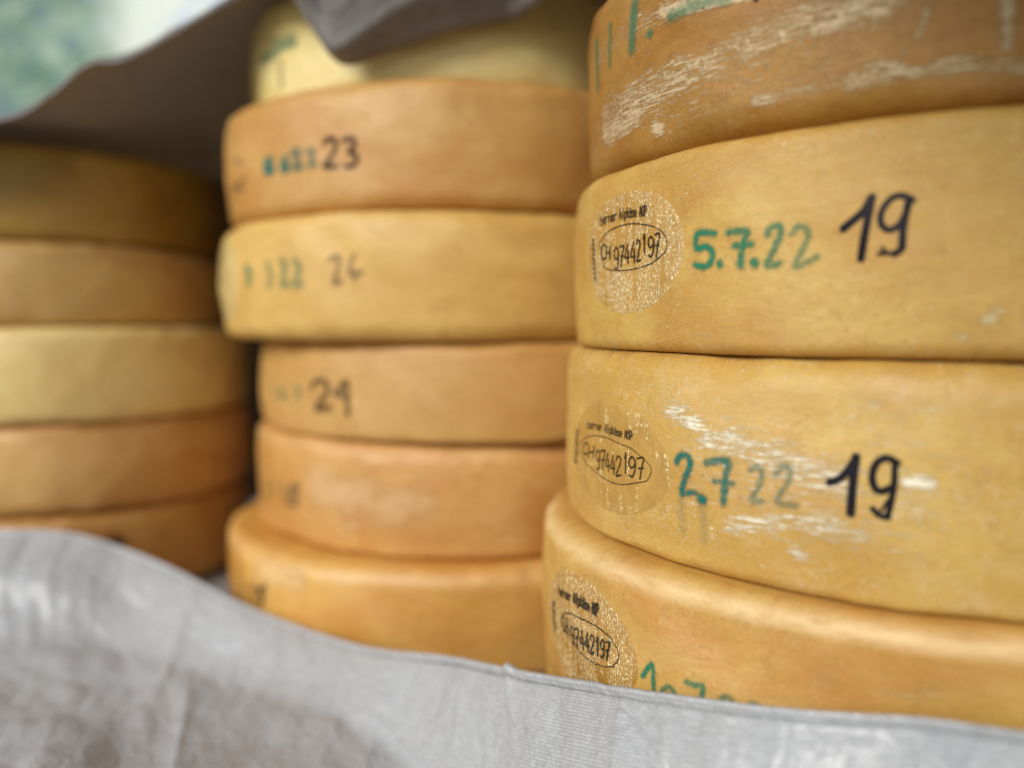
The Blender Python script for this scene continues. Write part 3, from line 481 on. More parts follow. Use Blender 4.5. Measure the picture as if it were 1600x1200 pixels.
def polydist(px, py, pts):
    """distance of the points to a polyline"""
    d = np.full(px.shape, 1e9)
    for (ax, ay), (bx, by) in zip(pts[:-1], pts[1:]):
        vx, vy = bx - ax, by - ay; L = vx * vx + vy * vy + 1e-12
        t = np.clip(((px - ax) * vx + (py - ay) * vy) / L, 0, 1)
        d = np.minimum(d, np.hypot(px - ax - t * vx, py - ay - t * vy))
    return d


def smooth_line(pts, n=6):
    """Catmull-Rom through traced points"""
    if len(pts) < 3: return pts
    P = [pts[0]] + list(pts) + [pts[-1]]; out = []
    for i in range(1, len(P) - 2):
        p0, p1, p2, p3 = (np.array(P[j]) for j in (i - 1, i, i + 1, i + 2))
        for t in np.linspace(0, 1, n, endpoint=False):
            q = 0.5 * (2 * p1 + (p2 - p0) * t + (2 * p0 - 5 * p1 + 4 * p2 - p3) * t * t + (3 * p1 - p0 - 3 * p2 + p3) * t ** 3)
            out.append(tuple(q))
    out.append(tuple(pts[-1]))
    return out


def wheel_point(w, s, z, off):
    th = s / w['R']
    r = wheel_surface(w, th, z) + off
    return np.stack([r * np.sin(th), -r * np.cos(th), z], -1)


def wheel_mesh(w, nang, nz, mat, parent, key):
    h, R, b = w['h'], w['R'], w['b']; top_ = w.get('top', 1.0)
    q = np.linspace(0, 1, nz)
    zs = h * (0.5 - 0.5 * np.cos(np.pi * q)) * 0.55 + h * q * 0.45          # denser at the rims
    zs[0], zs[-1] = 0, h
    th = np.linspace(-np.pi, np.pi, nang + 1)[:-1]
    T, Z = np.meshgrid(th, zs, indexing='ij')
    P = wheel_surface(w, T, Z)
    V = np.stack([P * np.sin(T), -P * np.cos(T), Z], -1)
    S = T * R
    sc = np.zeros_like(S)
    for wd, amp, pts in SCUFF_GLINT.get(key, []):
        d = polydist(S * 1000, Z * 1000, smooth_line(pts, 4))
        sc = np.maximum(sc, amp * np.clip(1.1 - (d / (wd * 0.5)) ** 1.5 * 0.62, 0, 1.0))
    uv = np.stack([S, Z], -1)
    # close the faces
    nb = []
    for zz, idx, fr in ((0, 0, (0.8, 0.35)), (h, -1, (0.8, 0.35))):
        for f in fr:
            rr = P[:, idx] * f
            nb.append((np.stack([rr * np.sin(th), -rr * np.cos(th), np.full_like(th, zz)], -1), np.stack([S[:, idx], np.full_like(th, zz) + (P[:, idx] - rr) * (1 if zz else -1)], -1)))
    verts = [V.reshape(-1, 3)] + [a for a, _ in nb] + [np.array([[0, 0, 0], [0, 0, h]])]
    uvs = [uv.reshape(-1, 2)] + [u for _, u in nb] + [np.array([[0, -R], [0, h + R]])]
    base = nang * nz
    a = np.arange(nang); an = (a + 1) % nang
    F = []
    for j in range(nz - 1):
        F.append(np.stack([a * nz + j, an * nz + j, an * nz + j + 1, a * nz + j + 1], 1))
    r0, r1, t0, t1 = (base + i * nang for i in range(4))
    F.append(np.stack([r0 + a, r0 + an, an * nz, a * nz], 1)); F.append(np.stack([r1 + a, r1 + an, r0 + an, r0 + a], 1))
    F.append(np.stack([a * nz + nz - 1, an * nz + nz - 1, t0 + an, t0 + a], 1)); F.append(np.stack([t0 + a, t0 + an, t1 + an, t1 + a], 1))
    cb = base + 4 * nang; ct = cb + 1
    e = a[::2]; e1 = (e + 1) % nang; e2 = (e + 2) % nang
    F.append(np.stack([np.full_like(e, cb), r1 + e2, r1 + e1, r1 + e], 1)); F.append(np.stack([np.full_like(e, ct), t1 + e, t1 + e1, t1 + e2], 1))
    scv = np.concatenate([sc.ravel(), np.zeros(4 * nang + 2)])
    rim = np.clip(1 - np.abs((h - Z) / (b * top_) - .55) / .55, 0, 1) * w.get('rimk', 0)
    rim = np.concatenate([rim.ravel(), np.zeros(4 * nang + 2)])
    return mesh_from('rind', np.concatenate(verts), np.concatenate(F), mat, parent, np.concatenate(uvs), {'scuff_glint': scv, 'rim': rim})


def ink_patch(name, w, strokes, mat, parent, off=0.00030, step=0.00030, soft=0.3, halo=0.0, seed=1, wob=0.12, amps=None, wk=1.0):
    """handwriting as a thin film on the rind; soft = blurred share of the stroke width, halo = mm of bleeding"""
    strokes = [(wd * wk, p) for wd, p in strokes]
    allp = np.array([p for _, s in strokes for p in s]) / 1000
    mw = max(wd for wd, _ in strokes) / 1000
    mg = mw * (0.9 + soft) + halo / 1000 * 2.2
    lo = allp.min(0) - mg; hi = allp.max(0) + mg
    lo[1] = max(lo[1], 0.001); hi[1] = min(hi[1], w['h'] - 0.001)
    nu = int((hi[0] - lo[0]) / step) + 2; nv = int((hi[1] - lo[1]) / step) + 2
    S, Z = np.meshgrid(np.linspace(lo[0], hi[0], nu), np.linspace(lo[1], hi[1], nv), indexing='ij')
    X, Y = S * 1000, Z * 1000
    jx = wob * noise2(X * 0.9, Y * 0.9, seed); jy = wob * noise2(X * 0.9 + 40, Y * 0.9, seed + 1)
    ink = np.zeros_like(X)
    for i, (wd, pts) in enumerate(strokes):
        d = polydist(X + jx, Y + jy, smooth_line(pts))
        r = wd * 0.5
        e0, e1 = r * (1 - soft), r * (1 + soft)
        t = np.clip((e1 - d) / (e1 - e0 + 1e-9), 0, 1)
        v = t * t * (3 - 2 * t)
        if halo: v = np.maximum(v, 0.30 * np.exp(-np.maximum(d - r * 0.6, 0) / halo))
        if amps: v = v * amps[min(i, len(amps) - 1)]
        ink = np.maximum(ink, v)
    F = gridfaces(nu, nv)
    inkf = ink.ravel()
    F = F[inkf[F].max(1) > 0.035]
    used = np.unique(F); mp = np.full(nu * nv, -1); mp[used] = np.arange(len(used))
    V = wheel_point(w, S, Z, off).reshape(-1, 3)[used]
    uv = np.stack([S, Z], -1).reshape(-1, 2)[used]
    return mesh_from(name, V, mp[F], mat, parent, uv, {'ink': np.where(inkf[used] < 0.04, 0, inkf[used])})


def label_patch(w, cs, cz, a, b, mat, parent, glint_zone, off=0.00030, step=0.0005, seed=2):
    nu = int(2.1 * a / step); nv = int(2.1 * b / step)
    S, Z = np.meshgrid(np.linspace(cs - a * 1.05, cs + a * 1.05, nu), np.linspace(cz - b * 1.05, cz + b * 1.05, nv), indexing='ij')
    q = np.hypot((S - cs) / a, (Z - cz) / b) + 0.015 * noise2(S * 180, Z * 180, seed)
    al = np.where(q < 1.03, 1.0, 0.0)
    F = gridfaces(nu, nv); alf = al.ravel()
    F = F[alf[F].max(1) > 0.01]
    used = np.unique(F); mp = np.full(nu * nv, -1); mp[used] = np.arange(len(used))
    rel = 0.00010 * noise2(S * 900, Z * 500, seed + 1) + 0.00012 * noise2(S * 300, Z * 300, seed + 2)
    V = wheel_point(w, S, np.clip(Z, 0.0008, w['h'] - 0.0008), np.clip((1.0 - q) / 0.05, -.6, 1) * off + rel * np.clip((1 - q) / 0.10, 0, 1)).reshape(-1, 3)[used]
    wr = glint_zone((S - cs) / a, (Z - cz) / b).ravel()[used]
    return mesh_from('casein_label', V, mp[F], mat, parent, np.stack([S, Z], -1).reshape(-1, 2)[used], {'glint_zone': wr})


INK_BLACK = ink_material('marker_black', (0.012, 0.012, 0.018, 1), 1.0, 0.32, 0.10, 700)
INK_GREEN = ink_material('marker_green', (0.013, 0.225, 0.125, 1), 0.95, 0.5, 0.35, 420)
INK_TEAL = ink_material('marker_teal', (0.008, 0.175, 0.145, 1), 0.95, 0.5, 0.40, 420)
INK_STAMP = ink_material('stamp_ink', (0.022, 0.018, 0.014, 1), 1.0, 0.45, 0.45, 1300)
INK_FADED = ink_material('faded_grey_ink', (0.10, 0.08, 0.06, 1), 0.6, 0.5, 0.5, 300)

def C(*a): return lin(*a)
#        key  cx     cy    R      z0       h      b     bulge top  (main, ripe patches, dry bloom and painted highlights)  options
WHEELS = [
 ('W1', .254, .498, .2075, .0820, .1050, .014, .003, 1.0, (C(176,130,54), C(158,108,36), C(214,192,150)), dict(fleck_glint=.5, dry=.9, gloss=.40, streak=(.50, .36, .18))),
 ('W2', .248, .496, .2080, -.0143, .0958, .006, .002, 1.3, (C(212,176,92), C(198,152,72), C(240,222,170)), dict(fleck_glint=.8, dry=.9, gloss=.36)),
 ('W3', .241, .496, .2080, -.1150, .1003, .0055, .003, 2.4, (C(216,182,100), C(204,162,80), C(255,248,220)), dict(fleck_glint=.9, dry=1.0, gloss=.30, streak=(.66, .28, .10))),
 ('W4', .229, .493, .2100, -.2125, .0971, .009, .001, 1.2, (C(212,172,90), C(198,146,70), C(242,214,160)), dict(fleck_glint=.8, dry=.9, gloss=.38)),
 ('W5', .229, .493, .2060, -.2900, .0771, .010, .002, 1.0, (C(212,172,90), C(198,146,70), C(242,214,160)), dict()),
 ('M1', -.056, .880, .2120, .1914, .0985, .012, .004, 1.0, (C(244,232,166), C(236,218,144), C(240,228,180)), dict(fleck_glint=.2, mottle=.6)),
 ('M2', -.058, .857, .2290, .0893, .1017, .012, .003, 1.1, (C(214,170,100), C(202,150,80), C(228,184,120)), dict(fleck_glint=.3)),
 ('M3', -.061, .852, .2310, -.0147, .1036, .013, .004, 1.0, (C(228,190,110), C(216,174,94), C(240,208,140)), dict(fleck_glint=.3, mottle=.6)),
 ('M4', -.032, .860, .2270, -.0977, .0826, .007, .003, 1.7, (C(210,168,100), C(198,152,84), C(230,186,124)), dict(fleck_glint=.2, mottle=.6)),
 ('M5', -.041, .863, .2250, -.1947, .0966, .008, .002, 1.7, (C(214,168,96), C(200,146,74), C(240,204,160)), dict(fleck_glint=.4, dry=.42)),
 ('M6', -.055, .850, .2370, -.2900, .0950, .012, .002, 1.3, (C(222,174,90), C(208,152,72), C(240,208,150)), dict(fleck_glint=.4, dry=.42)),
 ('L1', -.551, .974, .1960, .0815, .0945, .012, .003, 1.0, (C(176,142,60), C(156,122,46), C(190,156,80)), dict(fleck_glint=.1, mottle=.5)),
 ('L2', -.553, .970, .1980, -.0037, .0848, .012, .003, 1.0, (C(214,180,112), C(200,160,94), C(214,176,116)), dict(fleck_glint=.1, mottle=.5)),
 ('L3', -.534, .974, .2030, -.1007, .0966, .009, .004, 1.6, (C(242,220,150), C(230,202,130), C(240,216,150)), dict(fleck_glint=.1, mottle=.6)),
 ('L4', -.532, .978, .2010, -.1947, .0936, .009, .003, 1.6, (C(222,178,112), C(208,158,92), C(224,176,112)), dict(fleck_glint=.1, mottle=.6)),
 ('L5', -.536, .976, .2010, -.2900, .0950, .012, .002, 1.2, (C(206,160,90), C(190,140,72), C(220,170,104)), dict(fleck_glint=.1)),
]
GRP = {'W': 'wheels in the near stack with black number 19', 'M': 'wheels in the stack under the hanging tarp flap', 'L': 'wheels in the stack under the brown tarp'}
LAB = {
 'W1': 'brown cheese wheel rubbed with white scuffs, top of the near stack',
 'W2': 'golden cheese wheel dated 5.7.22 with black 19 and sparkling round label',
 'W3': 'golden cheese wheel dated 2.7.22 with black 19 and highlight streaks painted white',
 'W4': 'orange cheese wheel with stamped label, lower edge tucked behind the white tarp',
 'W5': 'cheese wheel at the foot of the near stack, wholly behind the tarp',
 'M1': 'pale cream cheese wheel under the hanging grey tarp flap',
 'M2': 'orange cheese wheel with green date and black 23 under the cream wheel',
 'M3': 'broad yellow cheese wheel with faded writing and pale patch, below the wheel numbered 23',
 'M4': 'tan cheese wheel numbered 21 between the broad yellow wheel and an orange wheel',
 'M5': 'orange cheese wheel with a painted whitish highlight, just below the tan wheel numbered 21',
 'M6': 'wide orange cheese wheel at the bottom of the stack with the cream wheel',
 'L1': 'dark olive brown cheese wheel on top of its stack under the brown tarp',
 'L2': 'tan cheese wheel between the dark top wheel and the pale yellow wheel',
 'L3': 'pale yellow cheese wheel in the middle of the stack under the brown tarp',
 'L4': 'orange tan cheese wheel under the pale yellow wheel',
 'L5': 'brownish orange cheese wheel at the foot of the stack, behind the white tarp edge',
}
WD = {}
for i, (key, cx, cy, R, z0, h, b, bulge, top, cols, opt) in enumerate(WHEELS):
    w = dict(R=R, h=h, b=b, bulge=bulge, top=top, seed=11 + 7 * i, rimk={'W4': .9, 'M6': .5, 'M5': .3}.get(key, 0))
    WD[key] = w
    root = bpy.data.objects.new('cheese_wheel', None); COL.objects.link(root)
    root.location = (cx, cy, EYE + z0); root.empty_display_size = 0.05
    tag(root, LAB[key], 'cheese', GRP[key[0]])
    w['root'] = root
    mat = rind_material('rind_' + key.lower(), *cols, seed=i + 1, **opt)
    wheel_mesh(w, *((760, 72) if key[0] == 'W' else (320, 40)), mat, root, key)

# handwriting and stamps
def ink(key, name, kind, mat, parent=None, **kw):
    return ink_patch(name, WD[key], INK[key + ' ' + kind], mat, parent or WD[key]['root'], **kw)

ink('W2', 'number_mark', 'black', INK_BLACK, soft=.22, seed=3, wk=1.32)['label'] = 'black handwritten 19'
ink('W3', 'number_mark', 'black', INK_BLACK, soft=.18, seed=4)['label'] = 'black handwritten 19'
ink('W2', 'date_mark', 'green', INK_GREEN, soft=.9, halo=1.2, wk=1.15, seed=5, wob=.4, amps=[1, 1, .9, .9, 1, 1, .75, .55])['label'] = 'green handwritten date 5.7.22'
ink('W3', 'date_mark', 'green', INK_TEAL, soft=.75, halo=1.0, wk=1.1, seed=6, wob=.45, amps=[1, .85, 1.1, .85, .75, .45, .42])['label'] = 'green handwritten date 2.7.22'
ink('W3', 'ink_drip', 'drip', INK_TEAL, off=.00022, soft=.95, seed=7, wob=.5, amps=[.16, .16])
for st_, am_ in zip(INK['W1 green'], (.75, .5, .65, .7, .5, .5)):
    ink_patch('date_mark', WD['W1'], [st_], INK_GREEN, WD['W1']['root'], soft=.85, halo=.8, seed=8, wob=1.0, amps=[am_], wk=1.5)
ink('W1', 'number_mark', 'black', INK_BLACK, soft=.3, seed=9)
ink('W4', 'date_mark', 'green', INK_GREEN, soft=.7, halo=.9, seed=10, wob=.3, amps=[.95, .7, .75, .6, .6])['label'] = 'green handwritten date half hidden by the tarp'
ink('M2', 'date_mark', 'green', INK_TEAL, step=.0008, soft=.5, halo=1.6, wk=1.6, seed=11, wob=.4, amps=[1, .9, .7, .55])
ink('M2', 'number_mark', 'black', INK_BLACK, step=.0008, soft=.5, seed=12, wob=.3, amps=[.85])['label'] = 'black handwritten 23'
ink('M2', 'stamp_print', 'stamp', INK_FADED, step=.0008, soft=.5, seed=13)
ink('M3', 'date_mark', 'green', INK_GREEN, step=.0008, soft=.6, halo=1.8, wk=1.6, seed=14, wob=.4, amps=[.75, .45, .45, .45])
ink('M3', 'number_mark', 'black', INK_FADED, step=.0008, soft=.4, seed=15, wob=.3)
ink('M4', 'date_mark', 'green', INK_GREEN, step=.0008, soft=.6, halo=1., seed=16, wob=.4, amps=[.5])
ink('M4', 'number_mark', 'black', INK_BLACK, step=.0008, soft=.55, seed=17, wob=.3, amps=[.6])['label'] = 'black handwritten 21'
ink('M5', 'date_mark', 'green', INK_GREEN, step=.0008, soft=.6, halo=1., seed=18, wob=.4, amps=[.5])
ink('M5', 'number_mark', 'black', INK_FADED, step=.0008, soft=.4, seed=19, wob=.3)
ink('M6', 'date_mark', 'green', INK_GREEN, step=.0008, soft=.6, halo=1., seed=20, wob=.4, amps=[.7])
ink('M6', 'number_mark', 'black', INK_BLACK, step=.0008, soft=.4, seed=21, wob=.3, amps=[.85])
ink('M1', 'date_mark', 'green', INK_TEAL, step=.001, soft=.7, halo=1.5, seed=22, wob=.8, amps=[.6, .4])
ink('M1', 'number_mark', 'grey', INK_FADED, step=.001, soft=.7, seed=23, wob=.6, amps=[.7])
ink('L5', 'number_mark', 'black', INK_BLACK, step=.001, soft=.6, seed=24, wob=.6, amps=[.7])

LM2 = label_material('casein_sparkling', C(198,154,72), C(255,240,188), 1, 1.0, .34)
LM3 = label_material('casein_smooth', C(200,158,78), C(255,238,176), 2, 1.0, .56)
LM4 = label_material('casein_crinkled', C(190,142,60), C(255,236,176), 3, 1.0, .30)
l2 = label_patch(WD['W2'], -.243, .0505, .046, .031, LM2, WD['W2']['root'], lambda x, y: np.clip(-y * .6 - .05, -.15, .6) + np.clip(x - .3, 0, 1) * .35, seed=31)
l3 = label_patch(WD['W3'], -.243, .0455, .051, .0295, LM3, WD['W3']['root'], lambda x, y: np.clip(np.abs(y) - .45, -.2, 1) * .45, seed=32)
l4 = label_patch(WD['W4'], -.246, .0480, .050, .0320, LM4, WD['W4']['root'], lambda x, y: 0.12 + 0 * x, seed=33)
for kx, lo_ in (('W2', l2), ('W3', l3), ('W4', l4)):
    lo_['label'] = 'round glossy stamped label'
    ink(kx, 'stamp_print', 'stamp', INK_STAMP, lo_, off=.00075, step=.00022, soft=.5, seed=40, wob={'W2': .22, 'W3': .12, 'W4': .35}[kx], wk={'W2': 1.4, 'W3': 1.3, 'W4': 1.35}[kx])
# pale worn label on the broad yellow wheel
LMP = label_material('casein_pale', C(232,206,136), C(246,236,196), 4, .3, .5)
label_patch(WD['M3'], -.246, .0530, .044, .037, LMP, WD['M3']['root'], lambda x, y: 0 * x, step=.001, seed=34)['label'] = 'pale worn label'

# ------------------------------------------------------------ white woven tarp in front
TARP = tarp_material('woven_sheet', (0.48, 0.50, 0.51, 1), (0.47, 0.48, 0.48, 1))
EDGE = [(-1.05, .70, -.19), (-.80, .71, -.19), (-.621, .72, -.193), (-.55, .735, -.195), (-.483, .742, -.196), (-.412, .745, -.201), (-.328, .73, -.223), (-.218, .665, -.245), (-.118, .60, -.249),
        (-.043, .52, -.223), (.014, .435, -.197), (.059, .358, -.170), (.104, .313, -.156), (.134, .295, -.150), (.154, .286, -.147), (.185, .278, -.148), (.224, .272, -.149), (.30, .276, -.15), (.40, .31, -.16), (.55, .36, -.18)]

def catmull(P, n):
    P = np.array(P, float); P = np.vstack([2 * P[0] - P[1], P, 2 * P[-1] - P[-2]])
    out = []
    for i in range(1, len(P) - 2):
        t = np.linspace(0, 1, n, endpoint=False)[:, None]
        p0, p1, p2, p3 = P[i - 1], P[i], P[i + 1], P[i + 2]
        out.append(0.5 * (2 * p1 + (p2 - p0) * t + (2 * p0 - 5 * p1 + 4 * p2 - p3) * t ** 2 + (3 * p1 - p0 - 3 * p2 + p3) * t ** 3))
    return np.vstack(out + [P[-2:-1]])

def build_front_tarp():
    E = catmull(EDGE, 40)
    seg = np.r_[0, np.cumsum(np.linalg.norm(np.diff(E, axis=0), axis=1))]
    nu = 1100
    # denser where the sheet is near
    q = np.linspace(0, 1, nu); su = seg[-1] * (1 - (1 - q) ** 1.15)
    E = np.stack([np.interp(su, seg, E[:, k]) for k in range(3)], 1)
    tz = -0.2885
    nv = 230
    # foot of the rise on the table, then the table's front edge, then the hanging part
    xb = np.interp(E[:, 0], [-1.05, -.5, -.2, 0, .1, .2, .55], [-1.12, -.60, -.30, -.06, .06, .18, .60])
    FRONT = np.stack([xb, np.full(nu, .198), np.full(nu, tz)], 1)
    HANG = np.stack([xb * 1.0, np.full(nu, .180), np.full(nu, tz - .40)], 1)
    d1 = np.linalg.norm(FRONT - E, axis=1)
    V = np.zeros((nu, nv, 3)); UVv = np.zeros((nu, nv))
    t = np.linspace(0, 1, nv)
    for j, tj in enumerate(t):
        if tj < 0.78:
            # distance travelled from the edge towards the front of the table (metres), more rows close to the edge
            a = (tj / 0.78) ** 1.6
            P = E + (FRONT - E) * a
            H = E[:, 2] - tz
            run = np.clip(H * 0.85, .05, .13) + .02 * np.clip((-.05 - E[:, 0]) / .3, 0, 1)                     # horizontal run of the slope
            dd = a * d1
            x = np.clip(dd / run, 0, 1)
            x2 = np.clip(dd / (run * 2.6), 0, 1); fall = .68 * x * x * (3 - 2 * x) + .32 * (1 - (1 - x2) ** 2)
            P[:, 2] = E[:, 2] - H * fall
            V[:, j] = P; UVv[:, j] = -(dd + H * fall * .4)
        else:
            a = (tj - 0.78) / 0.22
            P = FRONT + (HANG - FRONT) * a
            P[:, 1] -= .012 * np.sin(min(a * 6, 1) * np.pi / 2)
            V[:, j] = P; UVv[:, j] = UVv[:, 178] - a * .4
    U = np.repeat(su[:, None], nv, 1)
    # normals for displacement
    du = np.gradient(V, axis=0); dv = np.gradient(V, axis=1)
    N = np.cross(dv, du); N /= np.linalg.norm(N, axis=2, keepdims=True) + 1e-12
    N[np.sum(N * np.array([0, -.6, .8]), axis=2) < 0] *= -1
    arc = -UVv
    X, Y = V[..., 0], V[..., 1]
    near_edge = np.clip(arc / .05, 0, 1)
    left = np.clip((.10 - X) / .25, 0, 1)
    D = .0045 * fbm(U * 5, arc * 7, 71, 3) * near_edge
    # crumpled folds on the flat part to the left
    wv = .5 * noise2(U * 4, arc * 4, 5)
    q1 = U * .8 + arc * 1.0; q2 = arc * .75 - U * .65                 # along and across the folds
    cr = facet(q2 * 9 + wv * .5, q1 * 4.5, 77, 4)
    D += left * np.clip((arc - .045) / .09, 0, 1) * (.0100 * cr + .010)
    rd = ridge(q2 * 14 + wv * 1.2, q1 * 2.5 + 3, 83, 1)                    # a few sharp standing creases
    D += left * np.clip((arc - .07) / .08, 0, 1) * .0045 * np.clip(rd, 0, 1) ** 2
    D += .009 * np.exp(-((arc - .050) / .020) ** 2) * np.clip((-.34 - X) / .08, 0, 1) * (1 + .35 * noise2(U * 14, arc * 10, 33))
    # tension creases running down from the hem
    D += (.0007 + .0016 * left) * ridge(U * 26 + 1.5 * noise2(U * 5, arc * 5, 9), arc * 4, 91, 2) * np.clip(arc / .01, 0, 1) * np.clip(1.2 - arc / .12, 0, 1)
    # straight fold lines left from storing the sheet
    rng = np.random.RandomState(5)
    for i in range(26):
        u0 = rng.uniform(1.0, 2.05); a0 = rng.uniform(.01, .12); an = rng.choice([rng.uniform(-.3, .3), rng.uniform(1.1, 2.0)]); ln = rng.uniform(.02, .09)
        ca, sa = math.cos(an), math.sin(an)
        al = (U - u0) * ca + (arc - a0) * sa; ac = -(U - u0) * sa + (arc - a0) * ca + .004 * noise2(U * 30, arc * 30, i)
        D += rng.uniform(.0005, .0015) * np.exp(-np.abs(ac) / .0022) * np.clip(1.3 - np.abs(al) / ln, 0, 1) * np.clip((arc - .008) / .01, 0, 1)
    # a pinched crease and the lapped corner with its curved edge
    for pts, amp, wd in (([(.002, .46, -.200), (-.004, .435, -.215), (-.010, .41, -.235), (-.012, .39, -.25)], .0048, .0035),
                         ([(-.075, .55, -.238), (-.085, .525, -.255), (-.095, .505, -.27)], .0022, .005)):
        dmin = np.full(X.shape, 1e9)
        for p, r in zip(pts[:-1], pts[1:]):
            p, r = np.array(p), np.array(r); ab = r - p
            tt = np.clip(((V - p) @ ab) / (ab @ ab), 0, 1)
            dmin = np.minimum(dmin, np.linalg.norm(V - (p + tt[..., None] * ab), axis=2))
        D += amp * np.exp(-(dmin / wd) ** 2)
    V = V + N * D[..., None]
    # lapped sheet: left of the curved line the sheet lies 1.6 mm proud
    pts = np.array([(.030, -.176), (.047, -.1775), (.055, -.1785), (.0615, -.184), (.0655, -.192), (.0675, -.202), (.0685, -.22), (.068, -.26)])
    xa = np.interp(-V[..., 2], -pts[:, 1], pts[:, 0])
    lap = np.clip((xa - V[..., 0]) / .0016 + .5, 0, 1) * np.clip((-.1765 - V[..., 2]) / .002, 0, 1) * np.clip((V[..., 0] + .02) / .05, 0, 1)
    V = V + N * (.0011 * lap)[..., None]
    # hem: a rolled bead with a stitched groove under it
    hem = .0026 * np.exp(-((arc - .0020) / .0020) ** 2) - .0022 * np.exp(-((arc - .0056) / .0009) ** 2) + .0006 * np.exp(-((arc - .0085) / .0018) ** 2)
    V = V + N * hem[..., None]
    V[:, :, 2] = np.where((Y > .21), np.maximum(V[:, :, 2], tz - .0006), V[:, :, 2])
    V[..., 2] += EYE
    o = mesh_from('front_tarp', V.reshape(-1, 3), gridfaces(nu, nv), TARP, None, np.stack([U, UVv], -1).reshape(-1, 2))
    so = o.modifiers.new('thickness', 'SOLIDIFY'); so.thickness = 0.0007; so.offset = -1
    return tag(o, 'light grey woven tarp pulled up in front of the stacks, crumpled at one side', 'tarp')
build_front_tarp()

# sheet lying on the table under the stacks
def build_under_sheet():
    nu, nv = 160, 110
    U, Vv = np.meshgrid(np.linspace(-1.14, .64, nu), np.linspace(.225, 1.325, nv), indexing='ij')
    Z = np.full_like(U, EYE - .2935) + .0022 * fbm(U * 6, Vv * 6, 101, 3) * 0.4 - .0012
    o = mesh_from('table_sheet', np.stack([U, Vv, Z], -1).reshape(-1, 3), gridfaces(nu, nv), TARP, None, np.stack([U, Vv], -1).reshape(-1, 2))
    so = o.modifiers.new('thickness', 'SOLIDIFY'); so.thickness = 0.0007; so.offset = -1
    return tag(o, 'grey woven sheet lying flat on the table under the cheese stacks', 'sheet')
build_under_sheet()

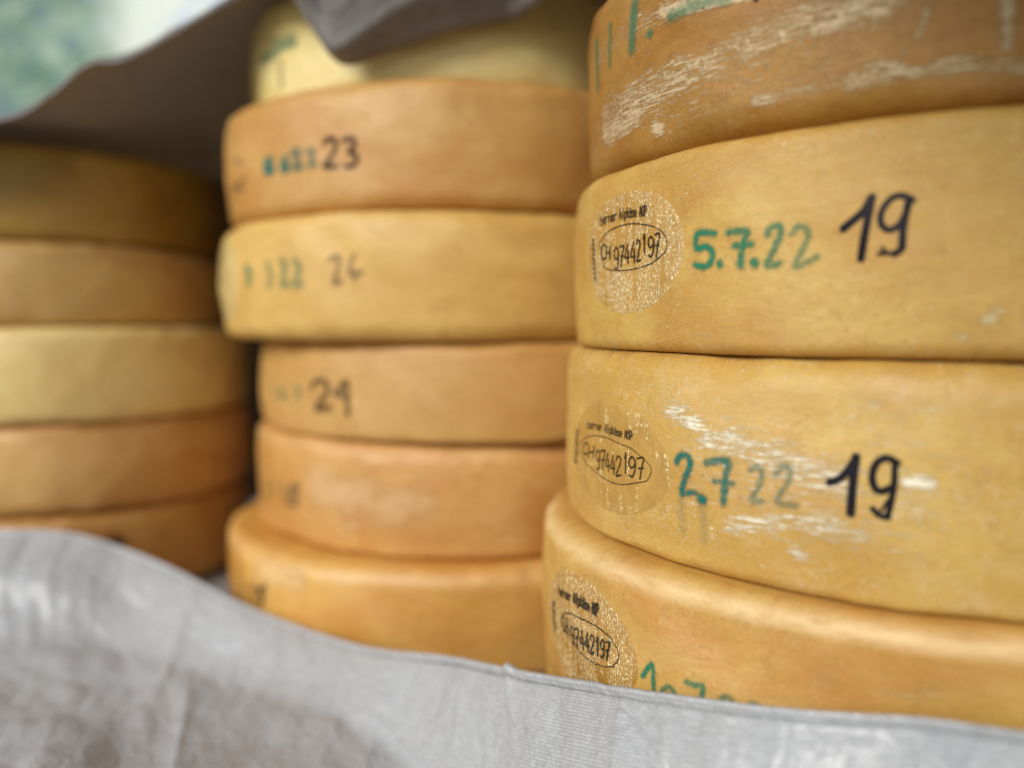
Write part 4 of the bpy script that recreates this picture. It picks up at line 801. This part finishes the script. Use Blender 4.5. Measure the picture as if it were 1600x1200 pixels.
# ------------------------------------------------------------ cover tarp thrown over the stacks
COVER = tarp_material('cover_sheet', (0.38, 0.37, 0.355, 1), (0.36, 0.34, 0.315, 1), rough=.30, glow=(0.46, 0.36, 0.25, 1))
def build_cover():
    bk = lambda x, z: [(x, 1.22, z), (x, 1.285, -.287)]
    SEC = [
     [(-1.06,.74,-.26),(-1.075,.76,-.25),(-1.08,.86,-.25),(-1.08,1.0,-.25),(-1.08,1.10,-.25),(-1.08,1.2,-.25),(-1.07,1.27,-.26)],  # unseen side drop, added to keep light out of the gap between stacks
     [(-1.0,.70,.140),(-1.0,.715,.152),(-1.0,.80,.175),(-1.0,1.0,.18),(-1.0,1.12,.18)] + bk(-1.0,.16),
     [(-.70,.715,.150),(-.70,.73,.164),(-.70,.80,.186),(-.70,1.0,.188),(-.70,1.12,.188)] + bk(-.70,.17),
     [(-.594,.72,.157),(-.594,.735,.170),(-.594,.79,.188),(-.594,1.0,.188),(-.594,1.12,.188)] + bk(-.594,.18),
     [(-.457,.73,.179),(-.457,.742,.187),(-.457,.80,.194),(-.457,1.0,.192),(-.457,1.12,.190)] + bk(-.457,.185),
     [(-.41,.73,.202),(-.41,.742,.209),(-.41,.80,.212),(-.41,1.0,.204),(-.41,1.12,.20)] + bk(-.41,.19),
     [(-.378,.73,.227),(-.378,.742,.233),(-.378,.80,.232),(-.378,1.0,.215),(-.378,1.12,.21)] + bk(-.378,.20),
     [(-.347,.73,.231),(-.347,.742,.238),(-.347,.80,.242),(-.347,1.0,.225),(-.347,1.12,.22)] + bk(-.347,.20),
     [(-.308,.72,.243),(-.308,.732,.250),(-.308,.80,.262),(-.308,1.0,.250),(-.308,1.12,.24)] + bk(-.308,.21),
     [(-.233,.70,.273),(-.233,.71,.281),(-.233,.80,.296),(-.233,1.0,.290),(-.233,1.12,.27)] + bk(-.233,.22),
     [(-.183,.648,.264),(-.184,.634,.284),(-.183,.70,.298),(-.183,1.0,.297),(-.183,1.12,.28)] + bk(-.183,.23),
     [(-.160,.648,.234),(-.154,.640,.246),(-.157,.660,.298),(-.157,1.0,.297),(-.157,1.12,.29)] + bk(-.157,.24),
     [(-.137,.658,.206),(-.139,.632,.217),(-.138,.655,.298),(-.138,1.0,.297),(-.138,1.12,.29)] + bk(-.138,.24),
     [(-.10,.656,.2135),(-.097,.624,.237),(-.10,.650,.299),(-.10,1.0,.297),(-.10,1.12,.29)] + bk(-.10,.24),
     [(-.05,.652,.228),(-.05,.620,.260),(-.05,.650,.299),(-.05,1.0,.297),(-.05,1.12,.29)] + bk(-.05,.24),
     [(.017,.648,.246),(.012,.622,.280),(.01,.65,.298),(.01,1.0,.297),(.01,1.12,.29)] + bk(.01,.24),
     [(.055,.50,.262),(.055,.47,.275),(.055,.62,.292),(.06,.72,.298),(.06,1.08,.295)] + bk(.06,.24),
     [(.045,.25,.238),(.042,.235,.246),(.08,.45,.240),(.10,.66,.265),(.10,.74,.300)] + bk(.10,.25),  # from here the unseen front overhang is extended to shade the near stack
     [(-.005,.085,.222),(-.008,.070,.232),(.12,.40,.222),(.16,.66,.220),(.16,.80,.290)] + bk(.16,.24),
     [(.20,.055,.215),(.20,.040,.225),(.25,.42,.208),(.25,.66,.200),(.25,.82,.200)] + bk(.25,.18),
     [(.45,.060,.215),(.45,.045,.225),(.45,.42,.204),(.45,.62,.196),(.45,.80,.160)] + bk(.45,.10),
     [(.66,.15,.17),(.66,.14,.18),(.64,.42,.15),(.62,.62,.14),(.62,.80,.10)] + bk(.62,.02)]
    SEC = np.array(SEC)
    cols = [catmull(SEC[:, k], 16) for k in range(SEC.shape[1])]
    A = np.stack(cols, 1)                                    # (nu, keys, 3)
    nu = A.shape[0]
    rows = []
    for i in range(nu):
        rows.append(catmull(A[i], 14))
    V = np.stack(rows, 0); nv = V.shape[1]
    # centripetal overshoot guard over the wheels is the small lift below
    du = np.gradient(V, axis=0); dv = np.gradient(V, axis=1)
    L = np.cumsum(np.linalg.norm(dv, axis=2), 1); S = np.cumsum(np.linalg.norm(du, axis=2).mean(1))
    U = np.repeat(S[:, None], nv, 1)
    N = np.cross(du, dv); N /= np.linalg.norm(N, axis=2, keepdims=True) + 1e-12
    N[N[..., 2] < 0] *= -1
    D = .0035 * np.abs(fbm(U * 8, L * 5, 131, 3)) + .0018 * ridge(U * 10 + L * 4, L * 6 - U * 2, 137, 2)
    hem = .0016 * np.exp(-((L - .004) / .003) ** 2) - .0012 * np.exp(-((L - .011) / .002) ** 2)
    V = V + N * (D * np.clip(L / .02, .1, 1) + hem)[..., None]
    V[..., 2] += EYE
    o = mesh_from('cover_tarp', V.reshape(-1, 3), gridfaces(nu, nv), COVER, None, np.stack([U, L], -1).reshape(-1, 2))
    so = o.modifiers.new('thickness', 'SOLIDIFY'); so.thickness = 0.0007; so.offset = 1
    return tag(o, 'shaded grey brown tarp thrown over the stacks with a corner flap hanging down', 'tarp')
build_cover()

# ------------------------------------------------------------ blurred printed banner far behind
ban = bpy.data.objects.new('printed_banner', None); COL.objects.link(ban); ban.location = (-1.7, 3.0, 0)
tag(ban, 'blurred pale green, blue and white printed banner behind the brown tarp', 'banner')
nu, nv = 60, 40
U, Vv = np.meshgrid(np.linspace(0, 2.6, nu), np.linspace(0, 1.7, nv), indexing='ij')
mesh_from('print', np.stack([U - 1.3, .02 * np.sin(U * 5), Vv + 1.0], -1).reshape(-1, 3), gridfaces(nu, nv), banner_material(), ban, np.stack([U, Vv], -1).reshape(-1, 2)).modifiers.new('t', 'SOLIDIFY').thickness = .001
M_POLE = plain_material('pole_metal', (0.5, 0.5, 0.5, 1), 0.35, 0.1)
for px in (-1.34, 1.34):
    th = np.linspace(0, 2 * np.pi, 17)[:-1]; zz = np.linspace(0, 2.75, 5)
    T, Z = np.meshgrid(th, zz, indexing='ij')
    Vp = np.stack([px + .02 * np.cos(T), .02 * np.sin(T), Z], -1).reshape(-1, 3)
    a = np.arange(16); an = (a + 1) % 16
    F = np.concatenate([np.stack([a * 5 + j, an * 5 + j, an * 5 + j + 1, a * 5 + j + 1], 1) for j in range(4)])
    mesh_from('pole', Vp, F, M_POLE, ban)
